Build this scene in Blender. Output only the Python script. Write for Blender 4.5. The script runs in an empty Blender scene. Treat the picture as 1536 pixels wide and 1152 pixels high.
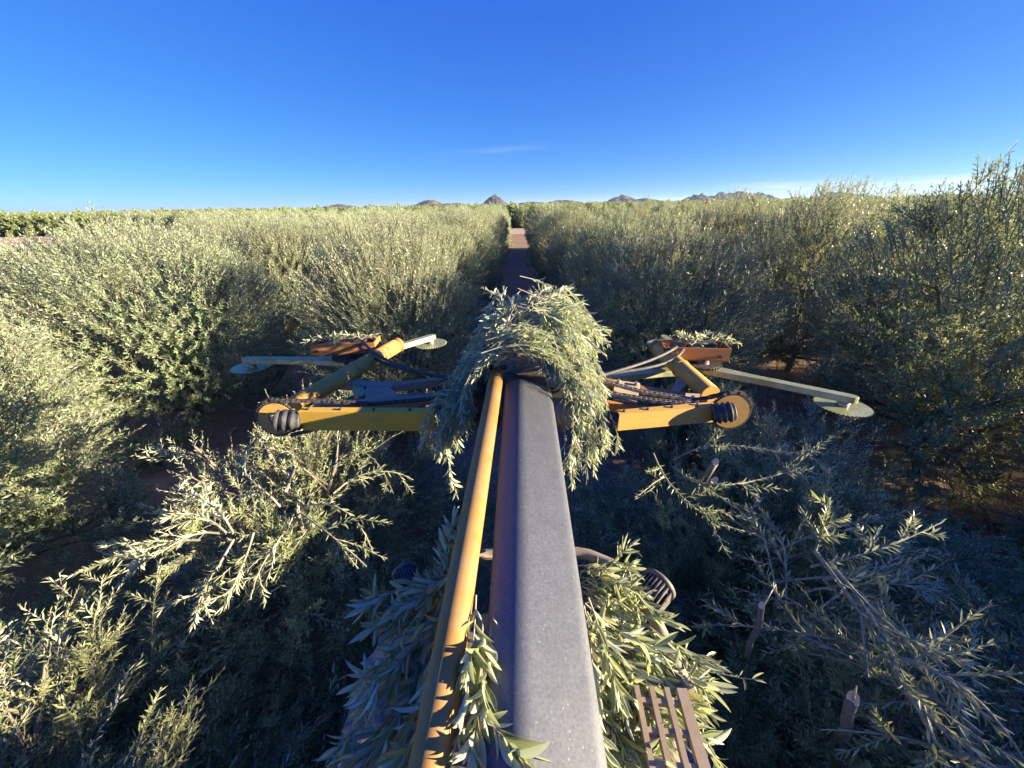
import bpy, bmesh, math, random
import numpy as np
from mathutils import Vector, Matrix, noise as mnoise

R = math.radians
C = bpy.context.scene.collection
scene = bpy.context.scene

# ------------------------------------------------------------------ camera
CAM_H, F_PX, PITCH, YAW, ROLL = 4.0, 570.0, R(25.2), R(0.9), R(1.0)
Fv = Vector((-math.sin(YAW) * math.cos(PITCH), math.cos(YAW) * math.cos(PITCH), -math.sin(PITCH)))
Rv = Vector((math.cos(YAW), math.sin(YAW), 0))
Uv = Rv.cross(Fv)
Rv, Uv = Rv * math.cos(ROLL) - Uv * math.sin(ROLL), Uv * math.cos(ROLL) + Rv * math.sin(ROLL)
cam_data = bpy.data.cameras.new('camera')
cam_data.sensor_width = 36.0
cam_data.lens = F_PX / 1536 * 36.0
cam_data.clip_start = 0.02
cam_data.clip_end = 20000
cam = bpy.data.objects.new('camera', cam_data)
C.objects.link(cam)
cam.matrix_world = Matrix(((Rv.x, Uv.x, -Fv.x, 0), (Rv.y, Uv.y, -Fv.y, 0), (Rv.z, Uv.z, -Fv.z, CAM_H), (0, 0, 0, 1)))
scene.camera = cam

# ------------------------------------------------------------------ light
SUN_EL, SUN_AZ = R(11.5), R(99.0)          # azimuth clockwise from +Y: the sun stands low on the right
sun_dir = Vector((math.sin(SUN_AZ) * math.cos(SUN_EL), math.cos(SUN_AZ) * math.cos(SUN_EL), math.sin(SUN_EL)))
sd = bpy.data.lights.new('sun', 'SUN')
sd.energy = 5.0
sd.angle = R(0.5)
sd.color = (1.0, 0.83, 0.57)
sun = bpy.data.objects.new('sun', sd)
C.objects.link(sun)
sun.rotation_euler = sun_dir.to_track_quat('Z', 'Y').to_euler()

world = bpy.data.worlds.new('World')
scene.world = world
world.use_nodes = True
wn, wl = world.node_tree.nodes, world.node_tree.links
wn.clear()
out = wn.new('ShaderNodeOutputWorld')
bg = wn.new('ShaderNodeBackground')
sky = wn.new('ShaderNodeTexSky')
sky.sky_type = 'NISHITA'
sky.sun_disc = False
sky.sun_elevation = SUN_EL
sky.sun_rotation = SUN_AZ
sky.air_density = 0.5
sky.dust_density = 0.0
sky.ozone_density = 6.0
# a few thin wisps of cirrus low over the horizon
tc = wn.new('ShaderNodeTexCoord')
sep = wn.new('ShaderNodeSeparateXYZ')
wl.new(tc.outputs['Generated'], sep.inputs[0])
def wmath(op, a, b=None, c=None, clamp=False):
    n = wn.new('ShaderNodeMath'); n.operation = op; n.use_clamp = clamp
    for i, v in enumerate((a, b, c)):
        if v is None: continue
        if isinstance(v, (int, float)): n.inputs[i].default_value = v
        else: wl.new(v, n.inputs[i])
    return n.outputs[0]
# the camera's rendering of the blue: one gain and gamma per channel over the whole sky
EXPOSURE, STRENGTH = 2.25, 0.15
srgb = wn.new('ShaderNodeSeparateColor'); crgb = wn.new('ShaderNodeCombineColor')
wl.new(sky.outputs[0], srgb.inputs[0])
for i, (gain, gam) in enumerate(((1.20, 1.12), (0.86, 0.80), (0.905, 0.30))):
    v = wmath('POWER', wmath('MULTIPLY', srgb.outputs[i], STRENGTH), gam)
    wl.new(wmath('MULTIPLY', v, gain / STRENGTH / 2 ** (EXPOSURE - 0.30)), crgb.inputs[i])
mp = wn.new('ShaderNodeMapping')
mp.inputs['Scale'].default_value = (3.0, 3.0, 52.0)
wl.new(tc.outputs['Generated'], mp.inputs['Vector'])
nz = wn.new('ShaderNodeTexNoise')
nz.inputs['Scale'].default_value = 1.4
nz.inputs['Detail'].default_value = 7
nz.inputs['Roughness'].default_value = 0.62
wl.new(mp.outputs[0], nz.inputs['Vector'])
az = wmath('DIVIDE', sep.outputs['X'], wmath('MAXIMUM', sep.outputs['Y'], 0.05))
def band(x0, w, z0, hh, slope=0.0):
    dz = wmath('SUBTRACT', sep.outputs['Z'], wmath('MULTIPLY_ADD', wmath('SUBTRACT', az, x0), slope, z0))
    gz = wmath('SUBTRACT', 1.0, wmath('ABSOLUTE', wmath('DIVIDE', dz, hh)), clamp=True)
    gx = wmath('SUBTRACT', 1.0, wmath('ABSOLUTE', wmath('DIVIDE', wmath('SUBTRACT', az, x0), w)), clamp=True)
    return wmath('MULTIPLY', gz, wmath('POWER', gx, 0.6))
bands = wmath('ADD', band(1.02, 0.52, 0.024, 0.012, 0.012), wmath('MULTIPLY', band(-0.06, 0.14, 0.109, 0.010, 0.07), 0.16))
bands = wmath('ADD', bands, wmath('MULTIPLY', band(0.62, 0.16, 0.028, 0.008, 0.0), 0.8))
cl = wmath('MULTIPLY', bands, wmath('MULTIPLY_ADD', nz.outputs['Fac'], 5.0, -1.7, clamp=True), clamp=True)
mixc = wn.new('ShaderNodeMix'); mixc.data_type = 'RGBA'
wl.new(wmath('MULTIPLY', cl, 0.9), mixc.inputs['Factor'])
wl.new(crgb.outputs[0], mixc.inputs['A'])
mixc.inputs['B'].default_value = (1.25, 1.3, 1.4, 1)
wl.new(mixc.outputs['Result'], bg.inputs['Color'])
bg.inputs['Strength'].default_value = STRENGTH
wl.new(bg.outputs[0], out.inputs['Surface'])

scene.view_settings.view_transform = 'Standard'
scene.view_settings.look = 'None'
scene.view_settings.gamma = 1.0
scene.view_settings.exposure = EXPOSURE
scene.view_settings.use_curve_mapping = False
cy = scene.cycles
cy.max_bounces = 5
cy.diffuse_bounces = 4
cy.glossy_bounces = 2
cy.transmission_bounces = 3
cy.transparent_max_bounces = 4
cy.caustics_reflective = False
cy.caustics_refractive = False
cy.use_denoising = True

# ------------------------------------------------------------------ helpers
def at(px, py, z=None, d=None, y=None):
    """the point seen at a photo pixel, at height z, depth d or distance y"""
    v = Fv + (px - 768) / F_PX * Rv + (576 - py) / F_PX * Uv
    if z is not None: d = (z - CAM_H) / v.z
    elif y is not None: d = y / v.y
    return Vector((0, 0, CAM_H)) + v * d

def tag(o, label=None, cat=None, group=None, kind=None):
    if label: o['label'] = label
    if cat: o['category'] = cat
    if group: o['group'] = group
    if kind: o['kind'] = kind
    return o

def empty(name, loc, rz=0.0):
    o = bpy.data.objects.new(name, None)
    o.empty_display_size = 0.2
    o.location = loc
    o.rotation_euler = (0, 0, rz)
    C.objects.link(o)
    return o

def mesh_np(name, verts, quads=None, tris=None, tint=None, smooth=False, mats=(), matidx=None):
    me = bpy.data.meshes.new(name)
    quads = np.zeros((0, 4), np.int32) if quads is None else np.asarray(quads, np.int32)
    tris = np.zeros((0, 3), np.int32) if tris is None else np.asarray(tris, np.int32)
    nq, nt = len(quads), len(tris)
    me.vertices.add(len(verts))
    me.vertices.foreach_set('co', np.asarray(verts, np.float32).ravel())
    me.loops.add(nq * 4 + nt * 3)
    me.loops.foreach_set('vertex_index', np.concatenate([quads.ravel(), tris.ravel()]))
    me.polygons.add(nq + nt)
    ls = np.concatenate([np.arange(nq) * 4, nq * 4 + np.arange(nt) * 3]).astype(np.int32)
    me.polygons.foreach_set('loop_start', ls)
    me.polygons.foreach_set('loop_total', np.concatenate([np.full(nq, 4), np.full(nt, 3)]).astype(np.int32))
    me.polygons.foreach_set('use_smooth', np.full(nq + nt, smooth))
    if matidx is not None: me.polygons.foreach_set('material_index', np.asarray(matidx, np.int32))
    if tint is not None:
        a = me.attributes.new('tint', 'FLOAT', 'POINT')
        a.data.foreach_set('value', np.asarray(tint, np.float32))
    for m in mats: me.materials.append(m)
    me.update()
    return me

def link(name, me, parent=None, loc=None):
    o = bpy.data.objects.new(name, me)
    if parent: o.parent = parent
    if loc is not None: o.location = loc
    C.objects.link(o)
    return o

class MB:
    """collects solids in a bmesh"""
    def __init__(s): s.bm = bmesh.new()
    def box(s, c, size, M=None, bev=0.0):
        M = M or Matrix()
        r = bmesh.ops.create_cube(s.bm, size=1.0)
        vs = r['verts']
        bmesh.ops.scale(s.bm, vec=Vector(size), verts=vs)
        if bev:
            es = list({e for v in vs for e in v.link_edges})
            g = bmesh.ops.bevel(s.bm, geom=es, offset=bev, segments=2, affect='EDGES', profile=0.6)
            vs = list({v for f in g['faces'] for v in f.verts} | {v for v in vs if v.is_valid})
        bmesh.ops.transform(s.bm, matrix=Matrix.Translation(Vector(c)) @ M, verts=vs)
        return s
    def tube(s, pts, rad, seg=16, cap=True):
        pts = [Vector(p) for p in pts]
        rads = rad if isinstance(rad, (list, tuple)) else [rad] * len(pts)
        prev, u = None, None
        for i, p in enumerate(pts):
            t = (pts[min(i + 1, len(pts) - 1)] - pts[max(i - 1, 0)]).normalized()
            if u is None: u = t.orthogonal().normalized()
            u = (u - t * u.dot(t)).normalized()
            w = t.cross(u)
            ring = [s.bm.verts.new(p + rads[i] * (math.cos(2 * math.pi * k / seg) * u + math.sin(2 * math.pi * k / seg) * w)) for k in range(seg)]
            if prev:
                for k in range(seg): s.bm.faces.new((prev[k], prev[(k + 1) % seg], ring[(k + 1) % seg], ring[k])).smooth = True
            elif cap: s.bm.faces.new(ring[::-1])
            prev = ring
        if cap: s.bm.faces.new(prev)
        return s
    def sweep(s, prof, a, b, up=Vector((0, 0, 1)), smooth=False):
        a, b = Vector(a), Vector(b)
        t = (b - a).normalized(); x = t.cross(up).normalized(); z = x.cross(t)
        r0 = [s.bm.verts.new(a + x * p[0] + z * p[1]) for p in prof]
        r1 = [s.bm.verts.new(b + x * p[0] + z * p[1]) for p in prof]
        n = len(prof)
        for k in range(n):
            f = s.bm.faces.new((r0[k], r0[(k + 1) % n], r1[(k + 1) % n], r1[k])); f.smooth = smooth
        s.bm.faces.new(r0[::-1]); s.bm.faces.new(r1)
        return s
    def plate(s, outline, n_thick):
        """extrude a planar 3-D outline by the vector n_thick"""
        d = Vector(n_thick)
        lo = [s.bm.verts.new(Vector(p)) for p in outline]
        hi = [s.bm.verts.new(Vector(p) + d) for p in outline]
        n = len(lo)
        for k in range(n): s.bm.faces.new((lo[k], lo[(k + 1) % n], hi[(k + 1) % n], hi[k]))
        s.bm.faces.new(lo[::-1]); s.bm.faces.new(hi)
        return s
    def build(s, name, mat, parent=None, bev=0.0):
        bmesh.ops.recalc_face_normals(s.bm, faces=s.bm.faces)
        if bev:
            es = [e for e in s.bm.edges if len(e.link_faces) == 2 and e.calc_face_angle(0) > 0.6]
            bmesh.ops.bevel(s.bm, geom=es, offset=bev, segments=2, affect='EDGES', profile=0.6, clamp_overlap=True)
        me = bpy.data.meshes.new(name)
        s.bm.to_mesh(me); s.bm.free()
        me.materials.append(mat)
        return link(name, me, parent)

# ------------------------------------------------------------------ materials
class NT:
    def __init__(s, name):
        s.m = bpy.data.materials.new(name); s.m.use_nodes = True
        s.n, s.l = s.m.node_tree.nodes, s.m.node_tree.links
        s.n.clear()
        s.out = s.n.new('ShaderNodeOutputMaterial')
    def node(s, t, **kw):
        n = s.n.new(t)
        for k, v in kw.items(): setattr(n, k, v)
        return n
    def set(s, sock, v):
        if isinstance(v, bpy.types.NodeSocket): s.l.new(v, sock)
        else: sock.default_value = v
    def noise(s, scale, detail=4, rough=0.6, coord='Object', vec=None):
        n = s.node('ShaderNodeTexNoise')
        n.inputs['Scale'].default_value = scale; n.inputs['Detail'].default_value = detail; n.inputs['Roughness'].default_value = rough
        s.l.new(vec if vec is not None else s.coord(coord), n.inputs['Vector'])
        return n.outputs['Fac']
    def coord(s, w='Object'):
        return s.node('ShaderNodeTexCoord').outputs[w]
    def mapped(s, scale, w='Object', rot=(0, 0, 0)):
        m = s.node('ShaderNodeMapping'); m.inputs['Scale'].default_value = scale; m.inputs['Rotation'].default_value = rot
        s.l.new(s.coord(w), m.inputs['Vector'])
        return m.outputs[0]
    def ramp(s, fac, stops):
        r = s.node('ShaderNodeValToRGB')
        e = r.color_ramp.elements
        while len(e) < len(stops): e.new(0.5)
        for i, (p, c) in enumerate(stops):
            e[i].position = p
            e[i].color = (c, c, c, 1) if isinstance(c, (int, float)) else (*c, 1)
        s.l.new(fac, r.inputs[0])
        return r.outputs[0]
    def mix(s, f, a, b, blend='MIX'):
        n = s.node('ShaderNodeMix', data_type='RGBA', blend_type=blend)
        s.set(n.inputs['Factor'], f)
        s.set(n.inputs['A'], (*a, 1) if isinstance(a, tuple) else a)
        s.set(n.inputs['B'], (*b, 1) if isinstance(b, tuple) else b)
        return n.outputs['Result']
    def math(s, op, a, b=None, c=None, clamp=False):
        n = s.node('ShaderNodeMath', operation=op, use_clamp=clamp)
        for i, v in enumerate((a, b, c)):
            if v is not None: s.set(n.inputs[i], v)
        return n.outputs[0]
    def attr(s, name):
        return s.node('ShaderNodeAttribute', attribute_name=name).outputs['Fac']
    def bsdf(s, color, rough=0.6, metal=0.0, bump=None, bstr=0.3, bdist=0.01, spec=0.5, coat=0.0):
        b = s.node('ShaderNodeBsdfPrincipled')
        s.set(b.inputs['Base Color'], (*color, 1) if isinstance(color, tuple) else color)
        s.set(b.inputs['Roughness'], rough); s.set(b.inputs['Metallic'], metal)
        s.set(b.inputs['Specular IOR Level'], spec)
        if coat: b.inputs['Coat Weight'].default_value = coat
        if bump is not None:
            bn = s.node('ShaderNodeBump'); bn.inputs['Strength'].default_value = bstr; bn.inputs['Distance'].default_value = bdist
            s.l.new(bump, bn.inputs['Height']); s.l.new(bn.outputs[0], b.inputs['Normal'])
        return b.outputs[0]
    def done(s, sh):
        s.l.new(sh, s.out.inputs['Surface']); return s.m

def leaf_material(name, top, under, trans, tw=0.3, rough=0.42):
    t = NT(name)
    tint = t.attr('tint')
    rnd = t.node('ShaderNodeObjectInfo').outputs['Random']
    geo = t.node('ShaderNodeNewGeometry')
    a = t.mix(t.math('MULTIPLY', tint, 0.8), top, tuple(c * k for c, k in zip(top, (1.75, 1.6, 1.25))))
    b = t.mix(t.math('MULTIPLY', tint, 0.7), under, tuple(c * k for c, k in zip(under, (1.25, 1.22, 1.1))))
    c = t.mix(geo.outputs['Backfacing'], a, b)
    hsv = t.node('ShaderNodeHueSaturation')
    t.l.new(c, hsv.inputs['Color'])
    t.l.new(t.math('MULTIPLY_ADD', rnd, 0.03, 0.487), hsv.inputs['Hue'])
    t.l.new(t.math('MULTIPLY_ADD', rnd, 0.3, 0.85), hsv.inputs['Value'])
    s1 = t.bsdf(hsv.outputs[0], rough=rough, spec=0.5)
    tr = t.node('ShaderNodeBsdfTranslucent'); tr.inputs['Color'].default_value = (*trans, 1)
    ms = t.node('ShaderNodeMixShader'); ms.inputs[0].default_value = tw
    t.l.new(s1, ms.inputs[1]); t.l.new(tr.outputs[0], ms.inputs[2])
    return t.done(ms.outputs[0])

M = {}
M['leaf'] = leaf_material('olive leaf', (0.195, 0.250, 0.158), (0.42, 0.48, 0.37), (0.44, 0.48, 0.20), 0.27, 0.38)
M['leaf_cut_shade_lift'] = leaf_material('cut olive leaf and shade lift', (0.205, 0.245, 0.125), (0.50, 0.54, 0.40), (0.50, 0.55, 0.28), 0.32, 0.36)  # cut leaves; its paler colour also brightens shaded bushes and cuttings
M['leaf_far'] = leaf_material('distant leaf', (0.17, 0.21, 0.10), (0.30, 0.35, 0.20), (0.34, 0.42, 0.14), 0.28)

t = NT('bark'); n1 = t.noise(60, 5)
M['bark'] = t.done(t.bsdf(t.ramp(n1, [(0.3, (0.10, 0.085, 0.065)), (0.7, (0.26, 0.235, 0.19))]), 0.85, bump=n1, bstr=0.5, bdist=0.004))
t = NT('twig bark'); n1 = t.noise(30, 4)
M['twig'] = t.done(t.bsdf(t.ramp(n1, [(0.3, (0.20, 0.19, 0.13)), (0.7, (0.42, 0.39, 0.30))]), 0.7))
t = NT('cut wood'); n1 = t.noise(90, 3)
M['cutwood'] = t.done(t.bsdf(t.ramp(n1, [(0.3, (0.62, 0.47, 0.28)), (0.7, (0.78, 0.66, 0.45))]), 0.7))

# yellow paint, dusty and rusting
def paint(name, base, rust=0.5, dust=0.45, rough=0.5, gouge=True):
    t = NT(name)
    n1 = t.noise(9, 8, 0.7); n2 = t.noise(46, 5, 0.7); n3 = t.noise(2.5, 3, 0.5)
    streak = t.noise(5, 4, 0.6, vec=t.mapped((1.2, 9, 9)))
    c = t.mix(t.ramp(streak, [(0.35, 0.0), (0.75, 0.4)]), base, tuple(v * 0.72 for v in base))
    c = t.mix(t.math('MULTIPLY', t.ramp(n1, [(0.42, 0.0), (0.64, 1.0)]), dust), c, (0.29, 0.215, 0.12))
    m = t.math('MULTIPLY', t.ramp(n1, [(0.55, 0.0), (0.68, 1.0)]), t.ramp(n2, [(0.48, 0.0), (0.58, 1.0)]))
    c = t.mix(t.math('MULTIPLY', m, rust), c, (0.23, 0.085, 0.03))
    wear = t.math('MULTIPLY', t.ramp(n3, [(0.5, 0.0), (0.8, 0.5)]), t.ramp(n2, [(0.35, 0.0), (0.6, 1.0)]))
    c = t.mix(wear, c, tuple(v * 0.6 + 0.05 for v in base))
    return t.done(t.bsdf(c, t.ramp(n1, [(0.3, rough), (0.7, min(rough + 0.3, 1))]), bump=n2, bstr=0.12, bdist=0.002))
M['yellow'] = paint('yellow paint', (0.58, 0.33, 0.07), rust=0.45, dust=0.35)
M['yellow_plain'] = paint('yellow guard paint', (0.66, 0.40, 0.04), rust=0.2, dust=0.22, rough=0.4)
M['yellow_rod'] = paint('worn yellow rod paint', (0.33, 0.175, 0.04), rust=0.4, dust=0.55, rough=0.5)
M['dusty'] = paint('dusty beige paint', (0.36, 0.28, 0.20), rust=0.4, dust=0.6, rough=0.7)
M['orange'] = paint('rusty orange paint', (0.38, 0.15, 0.04), rust=0.7, dust=0.5, rough=0.65)

t = NT('dusty grey boom paint')
n1 = t.noise(140, 3, 0.7); n2 = t.noise(14, 7, 0.7); n3 = t.noise(34, 3, 0.5)
vor = t.node('ShaderNodeTexVoronoi'); vor.inputs['Scale'].default_value = 85; t.l.new(t.coord(), vor.inputs['Vector'])
c = t.mix(t.ramp(n1, [(0.3, 0.0), (0.7, 1.0)]), (0.068, 0.080, 0.104), (0.140, 0.148, 0.165))
c = t.mix(t.ramp(n2, [(0.35, 0.0), (0.75, 0.55)]), c, (0.052, 0.060, 0.080))
spot = t.math('MULTIPLY', t.ramp(vor.outputs['Distance'], [(0.09, 1.0), (0.2, 0.0)]), t.ramp(n3, [(0.52, 0.0), (0.6, 1.0)]))
c = t.mix(t.math('MULTIPLY', spot, 0.5), c, (0.40, 0.38, 0.34))
stk = t.noise(3.5, 5, 0.6, vec=t.mapped((26, 3, 26)))
c = t.mix(t.ramp(stk, [(0.55, 0.0), (0.8, 0.25)]), c, (0.19, 0.19, 0.19))
M['boom'] = t.done(t.bsdf(c, 0.62, bump=n1, bstr=0.15, bdist=0.0006, spec=0.6))

t = NT('worn steel'); n1 = t.noise(18, 6, 0.7, vec=t.mapped((1, 7, 1)))
M['steel'] = t.done(t.bsdf(t.ramp(n1, [(0.3, (0.16, 0.165, 0.16)), (0.7, (0.42, 0.42, 0.40))]), t.ramp(n1, [(0.3, 0.55), (0.7, 0.34)]), metal=0.55))
t = NT('sap stained blade steel'); n1 = t.noise(7, 6, 0.7); n2 = t.noise(40, 3)
c = t.mix(t.ramp(n1, [(0.38, 0.0), (0.62, 1.0)]), (0.30, 0.32, 0.12), (0.42, 0.43, 0.26))
c = t.mix(t.ramp(n2, [(0.55, 0.0), (0.7, 0.6)]), c, (0.16, 0.15, 0.10))
M['blade'] = t.done(t.bsdf(c, 0.42, metal=0.35))
t = NT('dark chain steel'); n1 = t.noise(50, 3)
M['chain'] = t.done(t.bsdf(t.ramp(n1, [(0.3, (0.05, 0.045, 0.045)), (0.7, (0.17, 0.15, 0.13))]), 0.55, metal=0.5))
t = NT('greasy chain side plates'); n1 = t.noise(50, 3)
M['chain_bright'] = t.done(t.bsdf(t.ramp(n1, [(0.3, (0.22, 0.19, 0.16)), (0.7, (0.45, 0.40, 0.34))]), 0.45, metal=0.5))
t = NT('black rubber'); n1 = t.noise(25, 5)
M['rubber'] = t.done(t.bsdf(t.ramp(n1, [(0.3, (0.022, 0.023, 0.026)), (0.75, (0.09, 0.085, 0.08))]), 0.62, bump=n1, bstr=0.4, bdist=0.004))
t = NT('tyre rubber'); n1 = t.noise(12, 5)
M['tyre'] = t.done(t.bsdf(t.ramp(n1, [(0.35, (0.10, 0.105, 0.12)), (0.7, (0.27, 0.26, 0.24))]), 0.8, bump=n1, bstr=0.3, bdist=0.004))
t = NT('dusty cast lamp housing'); n1 = t.noise(35, 4)
M['lamp'] = t.done(t.bsdf(t.ramp(n1, [(0.3, (0.05, 0.05, 0.052)), (0.75, (0.20, 0.18, 0.155))]), 0.6))
t = NT('dusty dark roof steel'); n1 = t.noise(10, 6, 0.7)
M['roof'] = t.done(t.bsdf(t.ramp(n1, [(0.3, (0.13, 0.115, 0.10)), (0.7, (0.32, 0.275, 0.23))]), 0.75))
t = NT('dark machine paint'); n1 = t.noise(6, 6, 0.7)
M['dark'] = t.done(t.bsdf(t.ramp(n1, [(0.3, (0.02, 0.02, 0.024)), (0.7, (0.08, 0.075, 0.07))]), 0.6))
t = NT('dusty cab glass'); n1 = t.noise(10, 6, 0.7)
M['glass'] = t.done(t.bsdf(t.ramp(n1, [(0.3, (0.02, 0.025, 0.03)), (0.7, (0.07, 0.07, 0.065))]), t.ramp(n1, [(0.3, 0.1), (0.7, 0.4)])))
M['lens'] = t.m

t = NT('reddish orchard soil')
g = 'Object'
n1 = t.noise(0.35, 8, 0.65); n2 = t.noise(7, 8, 0.7); n3 = t.noise(60, 4, 0.7)
c = t.ramp(n2, [(0.3, (0.19, 0.125, 0.085)), (0.7, (0.36, 0.25, 0.18))])
c = t.mix(t.ramp(n1, [(0.4, 0.0), (0.7, 0.5)]), c, (0.40, 0.28, 0.21))
c = t.mix(t.math('MULTIPLY', t.ramp(n3, [(0.58, 0.0), (0.7, 1.0)]), 0.5), c, (0.36, 0.31, 0.2))
M['soil'] = t.done(t.bsdf(c, 0.95, bump=n2, bstr=0.8, bdist=0.06, spec=0.15))
t = NT('bare pink dirt track'); n1 = t.noise(0.5, 8, 0.65)
M['track'] = t.done(t.bsdf(t.ramp(n1, [(0.3, (0.50, 0.37, 0.27)), (0.7, (0.62, 0.49, 0.37))]), 0.95, spec=0.1))
t = NT('bare pink dirt track'); n1 = t.noise(0.5, 8, 0.65); n2 = t.noise(0.9, 5, 0.6, vec=t.mapped((0.05, 1.6, 1)))
c = t.mix(t.ramp(n2, [(0.42, 0.0), (0.62, 0.8)]), t.ramp(n1, [(0.3, (0.48, 0.36, 0.26)), (0.7, (0.64, 0.51, 0.39))]), (0.34, 0.25, 0.18))
M['track'] = t.done(t.bsdf(c, 0.95, bump=n1, bstr=0.6, bdist=0.1, spec=0.1))
t = NT('dry straw'); n1 = t.noise(5, 3)
M['straw'] = t.done(t.bsdf(t.ramp(n1, [(0.3, (0.22, 0.17, 0.10)), (0.7, (0.40, 0.33, 0.20))]), 0.85))
t = NT('desert mountain rock'); n1 = t.noise(0.008, 9, 0.7); n2 = t.noise(0.05, 5, 0.7)
c = t.mix(n2, t.ramp(n1, [(0.35, (0.065, 0.05, 0.055)), (0.65, (0.15, 0.11, 0.105))]), (0.08, 0.07, 0.08))
M['rock'] = t.done(t.bsdf(c, 0.95, bump=n1, bstr=0.9, bdist=30, spec=0.1))

# ------------------------------------------------------------------ the ground
def vnoise(x, y, s, seed=0.0):
    out = np.empty(len(x))
    for i in range(len(x)): out[i] = mnoise.fractal((x[i] * s, y[i] * s, seed), 0.8, 2.0, 4)
    return out
def ground():
    xs = np.concatenate([[-9000, -3000, -1000, -350, -140, -60, -30, -18], np.linspace(-12, 12, 120), [18, 30, 60, 140, 350, 1000, 3000, 9000]])
    ys = np.concatenate([[-3000, -300, -40, -12, -5], np.linspace(-3, 14, 90), [18, 24, 34, 50, 70, 100, 180, 400, 1000, 3000, 9000]])
    X, Y = np.meshgrid(xs, ys)
    x, y = X.ravel(), Y.ravel()
    near = np.clip(1.4 - np.maximum(np.abs(x) / 12, np.abs(y - 5) / 10), 0, 1)
    z = near * (0.10 * vnoise(x, y, 0.9) + 0.04 * vnoise(x, y, 4.0, 3.0))
    nx, ny = len(xs), len(ys)
    i = np.arange(ny - 1)[:, None] * nx + np.arange(nx - 1)[None]
    i = i.ravel()
    me = mesh_np('ground', np.stack([x, y, z], 1), quads=np.stack([i, i + 1, i + nx + 1, i + nx], 1), smooth=True, mats=[M['soil']])
    tag(link('ground', me), kind='structure')
ground()
ROAD0, ROAD1 = 62.0, 76.0
def sheet(name, x0, x1, y0, y1, z, mat, jit=0.8, n=60, seed=3):
    rng = random.Random(seed)
    vs, qs = [], []
    for k in range(n + 1):
        x = x0 + (x1 - x0) * k / n
        vs += [(x, y0 + rng.uniform(-jit, jit), z), (x, y1 + rng.uniform(-jit, jit), z)]
    for k in range(n): qs.append((2 * k, 2 * k + 2, 2 * k + 3, 2 * k + 1))
    return tag(link(name, mesh_np(name, np.array(vs), quads=qs, mats=[mat])), kind='structure')
sheet('dirt_road', -300, 300, ROAD0, ROAD1, 0.02, M['track'], jit=1.6, n=220)

# ------------------------------------------------------------------ mountains on the horizon
MD = 2600.0
def mountain(px, hpx, wpx, seed, dist=MD, flat=1.0, skew=0.0):
    c = at(px, 308, y=dist)
    k = dist / (F_PX * 0.905)
    k *= 1.0
    w, h = wpx * k, hpx * k
    n = 64
    u = np.linspace(-1.5, 1.5, n); U_, V_ = np.meshgrid(u, np.linspace(-1.5, 1.5, n))
    u_, v_ = U_.ravel(), V_.ravel()
    rr = np.sqrt((u_ - skew * (1 - np.abs(u_)).clip(0)) ** 2 + v_ ** 2)
    base = np.clip(1 - rr ** (1.15 * flat), 0, None)
    ridg = np.array([mnoise.ridged_multi_fractal((a * 2.2 + seed, b * 2.2, seed * 1.7), 0.9, 2.1, 5, 1.0, 2.0) for a, b in zip(u_, v_)])
    z = h * base * (0.58 + 0.30 * ridg) 
    z += (h * 0.10) * (np.clip(1.3 - rr, 0, 1)) * (ridg - 0.8)
    z = np.where(rr > 1.3, -3, np.maximum(z, -3))
    v = np.stack([u_ * w, v_ * w * 0.9, z], 1)
    i = (np.arange(n - 1)[:, None] * n + np.arange(n - 1)[None]).ravel()
    me = mesh_np('mountain', v, quads=np.stack([i, i + 1, i + n + 1, i + n], 1), mats=[M['rock']])
    o = link('mountain', me, loc=(c.x, dist, 0))
    tag(o, kind='structure')
for a in ((508, 5, 30, 1.3), (560, 2.5, 40, 2.2), (645, 8.5, 24, 3.1), (678, 5, 32, 4.4), (742, 12.5, 19, 5.9, MD * 0.85, 0.9), (800, 4.5, 34, 6.2),
          (845, 5.5, 36, 7.7), (932, 9, 28, 8.8), (965, 5.5, 34, 9.1), (1046, 10, 25, 10.6, MD * 0.9), (1078, 10, 24, 11.2, MD, 1.2),
          (1103, 11, 30, 12.5, MD, 1.4), (1135, 9.5, 28, 13.7, MD, 1.3), (1190, 4, 26, 14.1), (1250, 10, 28, 15.6, MD, 1.2), (1285, 6, 34, 16.4), (1380, 4, 40, 17.2), (420, 2, 40, 18.0)):
    mountain(*a)

# ------------------------------------------------------------------ growing olive wood and leaves (numpy)
def norm(v): return v / np.maximum(np.linalg.norm(v, axis=-1, keepdims=True), 1e-9)
def perp(t, rng):
    r = rng.normal(size=t.shape)
    return norm(r - t * (r * t).sum(-1, keepdims=True))
def curves(rng, start, d, length, K, up=0.0, wob=0.1, lean=(0, 0, 0)):
    """curves [N,K,3] of given length that bend towards up"""
    N = len(start); P = np.empty((N, K, 3)); P[:, 0] = start
    st = (length / (K - 1))[:, None]; lean = np.array(lean)
    for k in range(1, K):
        P[:, k] = P[:, k - 1] + d * st
        d = norm(d + np.array([0, 0, 1.0]) * up / (K - 1) + lean / (K - 1) + rng.normal(size=d.shape) * wob)
    return P
def sample(P, pid, tt):
    K = P.shape[1]; x = np.clip(tt, 0, 0.9999) * (K - 1); i = x.astype(int); f = (x - i)[:, None]
    a, b = P[pid, i], P[pid, i + 1]
    return a * (1 - f) + b * f, norm(b - a)
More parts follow.
